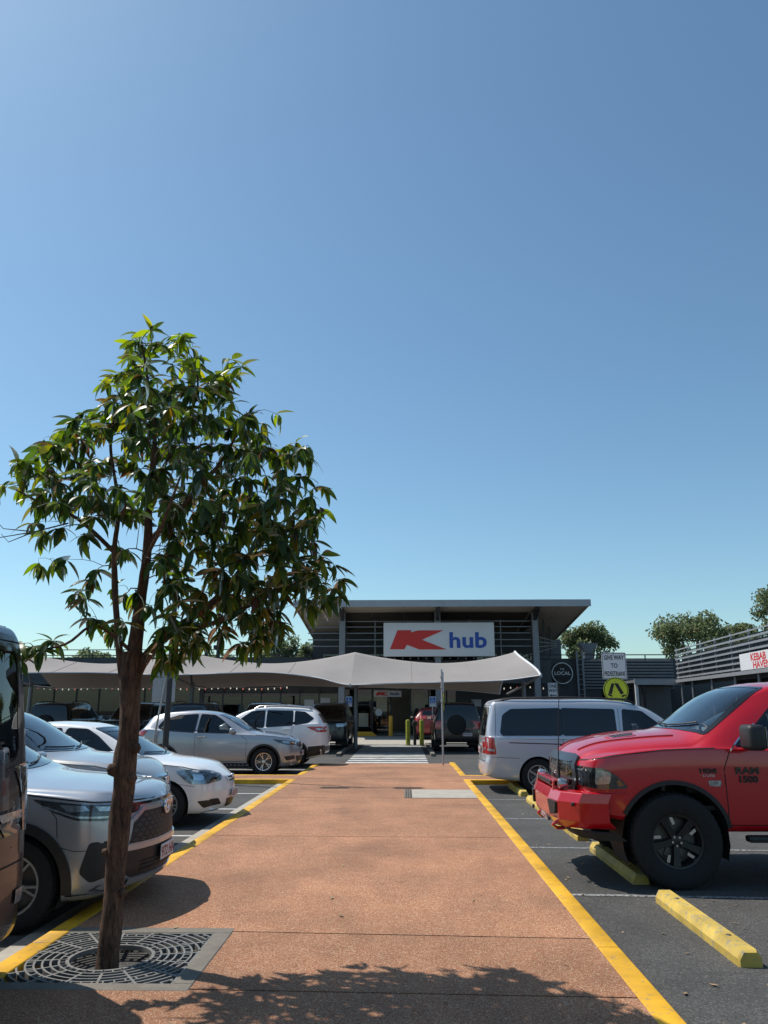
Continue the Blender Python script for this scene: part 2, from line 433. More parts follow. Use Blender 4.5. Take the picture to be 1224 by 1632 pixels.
        for (uw, zw, rw) in wheels:
            w = s.F['W'](uw); yo = track if track else w - .015
            for sg in (1, -1):
                s.wheel(uw, zw, rw, sg, yo, tyre_w, spokes, style, rim_r)
                ln = MB(); A = [R(a) for a in range(-25, 206, 15)]; y0, y1 = sg * (w - .05), sg * .43
                pr = [(s.X(uw) + (arch - .006) * math.cos(a), zw + (arch - .006) * math.sin(a)) for a in A]
                nA = len(pr); ln.add([(x, y0, z) for x, z in pr] + [(x, y1, z) for x, z in pr], [(i, i + 1, nA + i + 1, nA + i) for i in range(nA - 1)] + [tuple(range(nA, 2 * nA))])
                ln.build('wheel_liner', M_TRIM, s.root)
                side = 'L' if sg > 0 else 'R'
                if clad: 
                    pts = [(uw + (arch + clad / 2 - .004) * math.cos(a), zw + (arch + clad / 2 - .004) * math.sin(a)) for a in [R(q) for q in range(-8, 189, 7)]]
                    pts = [p for p in pts if p[1] > s.F['zbot'](p[0]) + .03]
                    s.ribbon('wheel_arch_trim', side, pts, clad, lip or M_BLK, .014, thick=.02)
        if interior: s.cabin()
        s.bm.free(); s.full.free(); return s.root
    def wheel(s, uw, zw, rw, sg, yo, tw, spokes, style, rim_r):
        key = (round(rw, 3), tw, spokes, style, rim_r)
        c = (s.X(uw), sg * (yo - tw / 2), rw)
        if key not in _TXT:
            rr = rw * rim_r; h = tw / 2
            t = MB(); t.lathe([(rr - .005, -h * .8), (rr + .02, -h * .95), (rw * .9, -h), (rw * .975, -h * .88), (rw, -h * .6), (rw, h * .6), (rw * .975, h * .88), (rw * .9, h), (rr + .02, h * .95), (rr - .005, h * .8), (rr - .02, h * .5)], 40)
            nt = 44
            for k in range(nt):                                               # tread blocks
                a = 2 * math.pi * k / nt
                for yy in (-.62, .02):
                    aa = a + (.5 * 2 * math.pi / nt if yy > 0 else 0); da = .36 * 2 * math.pi / nt; ro, ri = rw + .007, rw - .01
                    vv = [(r * math.cos(q), y, r * math.sin(q)) for r in (ri, ro) for q, y in ((aa - da, h * yy), (aa + da, h * yy), (aa + da, h * (yy + .6)), (aa - da, h * (yy + .6)))]
                    t.add(vv, [(4, 5, 6, 7), (0, 1, 5, 4), (1, 2, 6, 5), (2, 3, 7, 6), (3, 0, 4, 7)])
            tm = t.build('wheel', M_RUB, None, ang=40); md = tm.data; bpy.data.objects.remove(tm)
            g = MB(); g.lathe([(rr - .004, h * .82), (rr - .022, h * .80), (rr - .03, h * .5), (rr - .035, -h * .6)], 40)
            ins = MB()
            mm = {'alloy': M_ALLOY, 'dark': M_DALLOY, 'machined': M_MACH, 'cover': M_ALLOY, 'truck': M_DALLOY}[style]
            for k in range(spokes):
                a = 2 * math.pi * (k + .25) / spokes
                pairs = ((-.16, -.09), (.16, .09)) if style in ('machined', 'cover') else ((0, 0),)
                for da, db in pairs:
                    wi, wo = (.30, .36) if style == 'truck' else (.16, .10) if pairs[0][0] else (.24, .17)
                    ri, ro = .05, rr - .02; y0, y1 = h * .62, h * .74
                    def pt(r, off, y, aa): return (r * math.cos(aa) - off * math.sin(aa), y, r * math.sin(aa) + off * math.cos(aa))
                    vv = []
                    for r, wd, y, an in ((ri, wi, y0, a + db), (ro * .55, (wi + wo) / 2 * .8, y1 - .012, a + da * .6), (ro, wo, y1, a + da)):
                        hw = wd * rr / 2; vv += [pt(r, -hw, y - .035, an), pt(r, -hw * .8, y, an), pt(r, hw * .8, y, an), pt(r, hw, y - .035, an)]
                    g.add(vv, [(4 * i + j, 4 * i + j + 1, 4 * i + 5 + j, 4 * i + 4 + j) for i in range(2) for j in range(3)])
            g.lathe([(0, h * .66), (rr * .12, h * .66), (rr * .2, h * .62), (rr * .24, h * .3)], 20)
            gm = g.build('rim', mm, None, ang=35); mg = gm.data; bpy.data.objects.remove(gm)
            d = MB(); d.lathe([(0, .0), (rr * .78, .0), (rr * .78, -.02)], 28); d.lathe([(rr * .5, -.03), (rr - .03, -.035)], 28)
            for q in (.3, 1.1): d.bevbox(rr * .5 * math.cos(q + 2) - .05, rr * .5 * math.cos(q + 2) + .05, -.01, .02, rr * .5 * math.sin(q + 2) - .06, rr * .5 * math.sin(q + 2) + .06, .01)
            dm = d.build('brake_disc', M_DISC, None, ang=35); mdd = dm.data; bpy.data.objects.remove(dm)
            if style == 'truck':                                              # bright machined windows beside the dark spokes
                for k in range(spokes):
                    a = 2 * math.pi * (k + .25) / spokes
                    for s_ in (1,):
                        q = [(r * math.cos(a + s_ * t), h * .55, r * math.sin(a + s_ * t)) for r, t in ((rr * .58, .38), (rr * .86, .30), (rr * .86, .44), (rr * .62, .54))]
                        ins.add(q, [(0, 1, 2, 3)])
                im = ins.build('spoke_insert', M_MACH, None); mi = im.data; bpy.data.objects.remove(im)
            nb = MB()
            for k in range(5):
                a = 2 * math.pi * k / 5 + .3; nb.lathe([(0, h * .70), (.011, h * .70), (.012, h * .6)], 8, 'y', (rr * .17 * math.cos(a), 0, rr * .17 * math.sin(a)))
            nm = nb.build('wheel_nut', M_CHR, None); mn = nm.data; bpy.data.objects.remove(nm)
            _TXT[key] = (md, mg, mdd, mn) + ((mi,) if style == 'truck' else ())
        ms = _TXT[key]
        w = bpy.data.objects.new('wheel', ms[0]); link(w, s.root); w.location = c; w.rotation_euler = (0, random.uniform(0, 6), 0 if sg > 0 else math.pi)
        for nme, me in zip(('rim', 'brake_disc', 'wheel_nut', 'spoke_insert'), ms[1:]):
            o = bpy.data.objects.new(nme, me); link(o, w)
        return w
    def cabin(s):
        sp = s.sp; ud = sp['dash']; us_ = sp['seats']; zf = sp.get('zfloor', .40); F = s.F
        zb = F['zbelt'](ud); w = F['W'](ud) - .12
        t = MB(); u1 = sp.get('cab_end', s.L - .5)
        w2 = F['W']((ud + u1) / 2) - .1
        t.box(s.X(u1), s.X(ud - .3), -w2, w2, zf - .04, zf); t.build('cabin_floor', M_TRIM, s.root)
        d = MB(); d.bevbox(s.X(ud + .22), s.X(ud - .38), -w + .03, w - .03, zf + .1, zb + .015, .05); d.bevbox(s.X(ud + .12), s.X(ud - .02), -.62, -.2, zb, zb + .06, .025); d.build('dashboard', M_TRIM, s.root, ang=40)
        st = MB(); cx, cz, cy = s.X(ud + .36), zb + .03, -.37
        ring = [(cx + .185 * math.sin(q) * .35, cy + .185 * math.cos(q), cz + .185 * math.sin(q) * .94) for q in [2 * math.pi * k / 24 for k in range(25)]]
        st.tube(ring, .014, 6); st.tube([(cx, cy - .18, cz), (cx, cy + .18, cz)], .015, 6); st.tube([(cx, cy, cz), (s.X(ud + .15), cy, cz - .12)], .035, 8); st.build('steering_wheel', M_BLK, s.root, ang=50)
        for i, us in enumerate(us_):
            for cy in ((-.37, .37) if i == 0 else (-.42, 0, .42)):
                q = MB(); hw = .25 if i == 0 else .2; x = s.X(us)
                q.bevbox(x - .28, x + .28, cy - hw, cy + hw, zf + .1, zf + .32, .06)
                b = MB(); b.bevbox(x - .38, x - .24, cy - hw, cy + hw, zf + .22, zf + .80, .06); q.v += []; n0 = len(q.v)
                q.add([(px - (pz - zf - .2) * .25, py, pz) for px, py, pz in b.v], b.f)
                h = MB(); h.bevbox(x - .55, x - .45, cy - .13, cy + .13, zf + .82, zf + 1.02, .04); q.add(h.v, h.f)
                q.build('seat', M_SEAT, s.root, ang=50)
    # ---- common fittings
    def gap(s, side, pts, closed=False, w=.007, name='panel_gap'): return s.ribbon(name, side, pts, w, M_GAP, .0022, closed)
    def handle(s, u, z, m=None):
        for sd in 'LR':
            p = s.hit(sd, u, z, .0); sg = 1 if sd == 'L' else -1; q = MB(); q.bevbox(p.x - .10, p.x + .10, p.y + sg * .005 - .012, p.y + sg * .04 + .012 * sg, z - .014, z + .014, .008)
            q.build('door_handle', m or s.pm, s.root, ang=40)
    def mirror(s, u, z, m=None, w=.2, h=.14, d=.12, out=.06):
        for sd in 'LR':
            sg = 1 if sd == 'L' else -1; p = s.hit(sd, u, z - .02, 0); q = MB(); y0 = p.y + sg * out; y1 = y0 + sg * w
            q.bevbox(s.X(u) - d * .35, s.X(u) + d * .65, min(y0, y1), max(y0, y1), z - h / 2 + .03, z + h / 2 + .03, min(.045, h * .3), 3)
            o = q.build('mirror', m or s.pm, s.root, ang=50)
            a = MB(); a.bar((p.x, p.y - sg * .02, z - .03), (s.X(u), y0 + sg * .04, z), .07, .03); a.build('mirror_arm', M_BLK, o)
            g = MB(); g.box(s.X(u) - d * .35 - .003, s.X(u) - d * .35 + .001, min(y0, y1) + .02, max(y0, y1) - .02, z - h / 2 + .05, z + h / 2 + .01); g.build('mirror_glass', M_CHR, o)
    def plate(s, side, z, w=.36, h=.11, text='', y=0, off=.012, uy=None):
        c = s.hit(side, y, z, off); sg = 1 if side == 'F' else -1; x = c.x + sg * .012
        q = MB(); q.bevbox(x - .006, x + .006, y - w / 2, y + w / 2, z - h / 2, z + h / 2, .005, 1); o = q.build('number_plate', M_PLATE, s.root)
        if text:
            lettering('plate_text', text, h * .95, lambda a, b: (x + sg * .008, y + sg * a, z + b - h * .32), M_PLTX, o, .002, sx=.95)
        return o
    def wipers(s, uc, m=None):
        for y0, y1 in ((-.55, .02), (.05, .58)):
            pts = [s.hit('T', uc + .05 + .16 * (lerp(y0, y1, t) / .6) ** 2 + .02 * t, lerp(y0, y1, t), .018) for t in (0, .25, .5, .75, 1)]
            q = MB(); q.tube(pts, .009, 5); q.build('wiper', M_BLK, s.root)
# ------------------------------------------------------------------ vehicle builders
P_SILVER = paint('silver_paint', (.42, .43, .46), .55, .3); P_TAUPE = paint('warm_silver_paint', (.44, .42, .40), .55, .3)
P_WHITE = paint('white_paint', (.80, .79, .78), 0, .3, .05); P_BLUSIL = paint('blue_silver_paint', (.36, .38, .42), .55, .3)
P_VAN = paint('pale_silver_paint', (.56, .57, .62), .35, .32); P_RED = paint('red_paint', (.46, .002, .009), .0, .25, .01, .85); P_DKRED = paint('dark_red_paint', (.22, .008, .012), 0, .3, .02, .6)
P_BLACK = paint('black_paint', (.006, .007, .010), .0, .25, .01, .45); P_DKGREY = paint('dark_grey_paint', (.02, .022, .025), .2, .3, .02, .6); P_DKBLUE = paint('dark_blue_paint', (.02, .03, .05), .2, .3)
P_BRONZE = paint('brown_paint', (.07, .04, .03), .3, .3)
M_DKC = mat('dark_chrome', (.10, .10, .11), .3, .8)

def side_glass(c, polys, mats):
    for p, m in zip(polys, mats):
        for sd in 'RL': c.window('window', sd, p, m)
def both(c, fn):
    for sd in 'RL': fn(sd)

def emblem(c, side, y, z, r, m, off=.02, parent=None):
    p = c.hit(side, y, z, off); sg = 1 if side == 'F' else -1; q = MB()
    for ry, rz in ((r, r * .7), (r * .42, r * .62)):
        q.tube([(p.x + sg * .004, p.y + ry * math.cos(a), p.z + rz * math.sin(a)) for a in [2 * math.pi * k / 20 for k in range(21)]], r * .13, 6)
    q.tube([(p.x, p.y + r * .8 * math.cos(a), p.z + r * .12 + r * .3 * math.sin(a)) for a in [2 * math.pi * k / 20 for k in range(21)]], r * .12, 6)
    return q.build('emblem', m, parent or c.root, ang=60)

def rav(loc, rz):
    sp = dict(L=4.6, dash=1.55, seats=(2.15, 3.0), zfloor=.48, ff=.75, bow=(.16, .06), sh=.97, bulge=(.985, 1.0, 1.0),
        W=[(0, .60), (.05, .72), (.16, .82), (.4, .90), (.8, .925), (3.8, .925), (4.3, .89), (4.5, .82), (4.6, .72)],
        zbot=[(0, .27), (.3, .22), (1, .2), (3.6, .2), (4.2, .28), (4.6, .42)],
        zbelt=[(0, .84), (.08, .90), (.3, .965), (.9, 1.03), (1.3, 1.06), (2.5, 1.09), (3.7, 1.14), (4.3, 1.18), (4.6, 1.1)],
        ztop=[(0, .925), (.05, .995), (.22, 1.04), (.7, 1.085), (1.2, 1.135), (1.35, 1.195), (2.05, 1.58), (2.35, 1.655), (2.8, 1.68), (3.6, 1.66), (4.2, 1.60), (4.42, 1.48), (4.6, 1.13)],
        wt=[(0, .50), (.3, .74), (1.2, .84), (1.35, .82), (2.1, .66), (2.6, .63), (4.0, .60), (4.4, .60), (4.6, .62)],
        crown=[(0, .03), (.5, .05), (1.2, .07), (1.6, .10), (2.3, .06), (4.2, .05), (4.6, .02)],
        nose=[(.2, .12), (.32, .03), (.42, 0), (.60, .0), (.80, .02), (.92, .03), (1.0, .06), (1.1, .09)], tail=[(.3, .08), (.55, 0), (.95, .02), (1.15, .08), (1.6, .2)])
    c = Car('parked_car', 'silver crossover with honeycomb grille parked behind the slender tree', sp, P_SILVER, loc, rz)
    side_glass(c, [[(1.62, 1.09), (2.02, 1.40), (2.22, 1.55), (2.66, 1.58), (2.66, 1.10)], [(2.74, 1.10), (2.74, 1.58), (3.55, 1.55), (3.72, 1.16)], [(3.80, 1.18), (3.66, 1.53), (4.05, 1.50), (4.22, 1.24)]], (M_SGL, M_PGL, M_PGL))
    c.windscreen(1.28, 2.08, .74, .55); c.wipers(1.26)
    c.window('rear_window', 'B', [(-.55, 1.2), (.55, 1.2), (.50, 1.5), (-.50, 1.5)], M_PGL)
    for sd in 'RL':
        c.gap(sd, [(1.42, .42), (1.36, .95), (1.5, 1.06)]); c.gap(sd, [(2.7, 1.1), (2.7, .5), (2.62, .36), (1.42, .36)]); c.gap(sd, [(3.72, 1.14), (3.55, .7), (3.5, .4)])
        c.gap(sd, [(.05, .93), (.35, .955), (.9, 1.02), (1.3, 1.05)], w=.010)                   # bonnet shut line
        c.gap(sd, [(.72, .975), (.60, .84), (.58, .70)], w=.006)                                  # bumper joint
        c.gap(sd, [(.66, .66), (.45, .60), (.2, .60)], w=.005)
        hl = c.patch('headlight', sd, [(.82, .985), (.45, .945), (.10, .915), (.10, .845), (.25, .81), (.45, .825), (.62, .88)], M_LAMPD, .004, .04, rnd=.03)
        c.patch('lamp_reflector', sd, [(.60, .945), (.40, .93), (.36, .895), (.52, .885)], M_LAMP, .006, .03, hl)
        c.patch('lamp_reflector', sd, [(.33, .925), (.15, .905), (.15, .875), (.30, .888)], M_LAMP, .006, .03, hl)
        c.ribbon('daytime_strip', sd, [(.72, .93), (.45, .85), (.2, .835)], .014, M_LAMP, .007, parent=hl)
        c.patch('lower_sill', sd, [(1.36, .22), (1.36, .34), (3.25, .34), (3.25, .22)], M_BLK, .010, .1)
        fl = c.patch('fog_recess', sd, [(.34, .66), (.20, .66), (.14, .56), (.20, .40), (.32, .36), (.40, .44)], M_BLK, .004, .04, rnd=.03)
        c.ribbon('tail_light', sd, [(4.18, 1.08), (4.5, 1.02)], .12, M_RED, .006)
    gr = c.patch('grille', 'F', [(-.40, .85), (.40, .85), (.52, .76), (.56, .60), (-.56, .60), (-.52, .76)], M_BLK, .004, .05, rnd=.03)
    for r in range(6):                                                                              # honeycomb cells
        z = .622 + r * .037
        for k in range(-6, 7):
            y = k * .082 + (.041 if r % 2 else 0)
            if abs(y) < .50 - max(0, z - .72) * .6: c.ribbon('grille_cell', 'F', [(y - .026, z), (y, z + .011), (y + .026, z), (y, z - .011)], .008, M_DISC, .010, True, gr, .03)
    c.ribbon('grille_surround', 'F', [(-.40, .86), (.40, .86), (.53, .77), (.585, .585), (-.585, .585), (-.53, .77)], .035, c.pm, .014, True, None, thick=.014)
    c.ribbon('bonnet_lip', 'F', [(-.5, .905), (.5, .905)], .022, M_GLB, .004)
    emblem(c, 'F', 0, .83, .075, M_CHR, .02, gr)
    it = c.patch('lower_intake', 'F', [(-.60, .545), (.60, .545), (.64, .44), (.52, .34), (-.52, .34), (-.64, .44)], M_BLK, .005, .06, rnd=.04)
    for z in (.385, .415, .445): c.ribbon('intake_bar', 'F', [(-.42, z), (.42, z)], .012, M_TRIM, .016, parent=it)
    c.ribbon('skid_plate', 'F', [(-.52, .315), (.52, .315)], .045, c.pm, .016, thick=.02)
    c.ribbon('bumper_bar', 'F', [(-.60, .572), (.60, .572)], .04, c.pm, .02, thick=.02)
    c.ribbon('lower_valance', 'F', [(-.56, .265), (.56, .265)], .05, M_BLK, .008)
    for sd in 'RL': c.ribbon('lower_valance', sd, [(.06, .28), (.30, .255), (.50, .25)], .055, M_BLK, .008)
    c.plate('F', .475, .37, .125, '972 HA', 0, .016)
    c.handle(2.5, .98); c.handle(3.42, 1.01); c.mirror(1.72, 1.13, None, .2, .16, .14)
    return c.finish([(.925, .345, .345), (3.615, .345, .345)], .405, 5, 'machined', .225, .075)

def hatch(name, label, loc, rz, pm, kind):
    """three small hatches and crossovers that share one builder: white hatch, warm silver crossover, blue silver crossover"""
    if kind == 'white':
        sp = dict(L=4.2, dash=1.35, seats=(1.95, 2.75), zfloor=.36, ff=.7, bow=(.20, .08), sh=.96, bulge=(.99, 1, .99),
            W=[(0, .52), (.05, .64), (.18, .75), (.45, .82), (.85, .848), (3.4, .848), (3.9, .80), (4.1, .73), (4.2, .6)], zbot=[(0, .22), (.3, .17), (3.5, .17), (4.2, .3)],
            zbelt=[(0, .62), (.1, .69), (.4, .79), (.9, .87), (1.25, .90), (3.6, .98), (4.2, .92)],
            ztop=[(0, .66), (.08, .73), (.3, .84), (.7, .92), (1.05, .965), (1.2, 1.02), (1.95, 1.385), (2.3, 1.455), (2.7, 1.475), (3.3, 1.44), (3.75, 1.34), (4.05, 1.08), (4.2, .95)],
            wt=[(0, .42), (.3, .62), (1.05, .76), (1.2, .75), (2.0, .58), (2.6, .56), (3.7, .53), (4.2, .52)], crown=[(0, .02), (.6, .05), (1.1, .07), (1.5, .10), (2.3, .06), (4.2, .03)],
            nose=[(.15, .10), (.3, .02), (.45, 0), (.62, .03), (.75, .10), (.9, .2)], tail=[(.25, .06), (.5, 0), (.9, .02), (1.3, .1)])
        gl = [[(1.52, .93), (1.95, 1.25), (2.15, 1.36), (2.45, 1.375), (2.5, .95)], [(2.57, .95), (2.53, 1.375), (3.0, 1.355), (3.35, 1.25), (3.42, 1.0)]]; ws = (1.1, 1.95, .66, .50); wh = [(.83, .305, .305), (3.43, .305, .305)]; ar = .355
    else:
        sp = dict(L=4.32, dash=1.45, seats=(2.0, 2.85), zfloor=.42, ff=.7, bow=(.17, .08), sh=.965, bulge=(.985, 1, .995),
            W=[(0, .55), (.05, .67), (.18, .78), (.45, .86), (.85, .885), (3.4, .885), (3.95, .85), (4.2, .77), (4.32, .64)], zbot=[(0, .24), (.3, .2), (3.5, .2), (4.32, .36)],
            zbelt=[(0, .76), (.1, .83), (.4, .92), (.9, .98), (1.3, 1.0), (3.4, 1.09), (4.0, 1.14), (4.32, 1.02)],
            ztop=[(0, .80), (.08, .88), (.3, .97), (.7, 1.03), (1.1, 1.07), (1.25, 1.12), (2.0, 1.49), (2.4, 1.58), (2.8, 1.605), (3.4, 1.57), (3.85, 1.47), (4.15, 1.18), (4.32, 1.02)],
            wt=[(0, .44), (.3, .68), (1.1, .80), (1.25, .78), (2.05, .62), (2.6, .59), (3.8, .56), (4.32, .54)], crown=[(0, .02), (.6, .05), (1.1, .07), (1.5, .10), (2.3, .06), (4.32, .03)],
            nose=[(.2, .09), (.35, .02), (.55, 0), (.75, .03), (.88, .08), (1.0, .15)], tail=[(.3, .06), (.6, 0), (1.0, .02), (1.4, .1)])
        gl = [[(1.60, 1.03), (2.02, 1.36), (2.22, 1.475), (2.58, 1.50), (2.62, 1.05)], [(2.70, 1.05), (2.66, 1.50), (3.15, 1.48), (3.55, 1.36), (3.66, 1.18), (3.5, 1.10)]]; ws = (1.16, 2.02, .70, .53); wh = [(.87, .335, .335), (3.48, .335, .335)]; ar = .39
    c = Car(name, label, sp, pm, loc, rz)
    dk = kind != 'white'
    side_glass(c, gl, (M_SGL, M_PGL if dk else M_SGL)); c.windscreen(*ws); c.wipers(ws[0] - .02)
    zb = c.F['zbelt']; zt = c.F['ztop']
    c.window('rear_window', 'B', [(-.46, zb(4.1) + .10), (.46, zb(4.1) + .10), (.40, zb(4.1) + .30), (-.40, zb(4.1) + .30)], M_PGL)
    h0 = gl[0][4][0] + .04
    for sd in 'RL':
        c.gap(sd, [(ws[0] + .18, .36), (ws[0] + .16, zb(1.3) - .12), (gl[0][0][0] - .1, zb(1.4) - .03)]); c.gap(sd, [(h0, zb(h0)), (h0, .5), (h0 - .05, .34), (ws[0] + .2, .34)]); c.gap(sd, [(gl[1][0][0] + .82, zb(3.4)), (3.25, .66), (3.0, .42), (h0 + .05, .34)])
        c.gap(sd, [(.25, zb(.25) + .005), (.6, zb(.6) + .005), (1.1, zb(1.1))], w=.009)
        if kind == 'white':
            hl = c.patch('headlight', sd, [(.70, .775), (.50, .80), (.28, .775), (.13, .70), (.10, .62), (.24, .585), (.48, .60)], M_LAMP, .004, .035, rnd=.05)
            c.patch('lamp_reflector', sd, [(.50, .745), (.34, .725), (.26, .68), (.30, .64), (.46, .66)], M_CHR, .006, .03, hl, .04)
            c.patch('lamp_reflector', sd, [(.20, .69), (.14, .64), (.18, .61), (.24, .63)], M_CHR, .007, .02, hl, .02)
            c.patch('lamp_lens', sd, [(.70, .775), (.50, .80), (.28, .775), (.13, .70), (.10, .62), (.24, .585), (.48, .60)], M_LENS, .012, .035, hl, .05)
            c.patch('fog_recess', sd, [(.36, .36), (.13, .37), (.10, .28), (.28, .26)], M_BLK, .004, .03, rnd=.02)
            c.gap(sd, [(.66, .60), (.52, .58), (.40, .56)], w=.005)
        else:
            hl = c.patch('headlight', sd, [(.66, .885), (.35, .86), (.08, .80), (.08, .735), (.26, .735), (.5, .80)], M_LAMPD, .004, .035, rnd=.03)
            c.patch('lamp_reflector', sd, [(.42, .85), (.25, .83), (.25, .77), (.38, .79)], M_LAMP, .006, .03, hl, .02); c.patch('lamp_reflector', sd, [(.2, .815), (.11, .795), (.11, .755), (.2, .76)], M_CHR, .006, .02, hl, .02)
            c.patch('fog_recess', sd, [(.36, .46), (.14, .48), (.12, .38), (.30, .36)], M_BLK, .004, .03, rnd=.02)
            c.patch('lower_sill', sd, [(1.3, .21), (1.3, .30), (3.05, .30), (3.05, .21)], M_BLK, .008, .1)
        zl = zb(4.1) - .05
        c.patch('tail_light', sd, [(c.L - .42, zl + .03), (c.L - .05, zl + .0), (c.L - .03, zl - .15), (c.L - .30, zl - .12)], M_RED, .004, .04, rnd=.03)
    if kind == 'white':
        g = c.patch('grille', 'F', [(-.26, .66), (.26, .66), (.22, .585), (-.22, .585)], c.pm, .012, .04, rnd=.03)
        for z in (.645, .603): c.ribbon('grille_bar', 'F', [(-.19, z), (.19, z)], .022, M_BLK, .015, parent=g)
        emblem(c, 'F', 0, .645, .05, M_CHR, .022, g)
        c.patch('lower_intake', 'F', [(-.26, .35), (.26, .35), (.24, .23), (-.24, .23)], M_BLK, .005, .04, rnd=.02); c.plate('F', .415, .37, .12, '635 JTA')
        c.ribbon('bumper_spoiler', 'F', [(-.5, .185), (.5, .185)], .03, M_BLK, .008)
    else:
        g = c.patch('grille', 'F', [(-.42, .80), (.42, .80), (.34, .68), (-.34, .68)], M_GLB, .005, .04, rnd=.03)
        for z in (.70, .725, .75, .775): c.ribbon('grille_bar', 'F', [(-.36, z), (.36, z)], .008, M_DISC, .009, parent=g)
        c.ribbon('grille_trim', 'F', [(-.42, .81), (.42, .81)], .02, M_CHR, .010, parent=g)
        emblem(c, 'F', 0, .75, .06, M_CHR, .02, g)
        c.patch('lower_intake', 'F', [(-.45, .46), (.45, .46), (.38, .32), (-.38, .32)], M_BLK, .005, .05, rnd=.03); c.plate('F', .52, .37, .12, '418 XTB')
    c.handle(h0 - .18, zb(2.3) - .09, M_CHR if dk else None)
    if kind == 'white': c.handle(3.15, zb(3.15) - .09)
    c.mirror(gl[0][0][0] + .10, zb(1.6) + .05, None, .17, .13, .12)
    return c.finish(wh, ar, 5 if dk else 7, 'machined' if dk else 'cover', .2, .05 if dk else None)

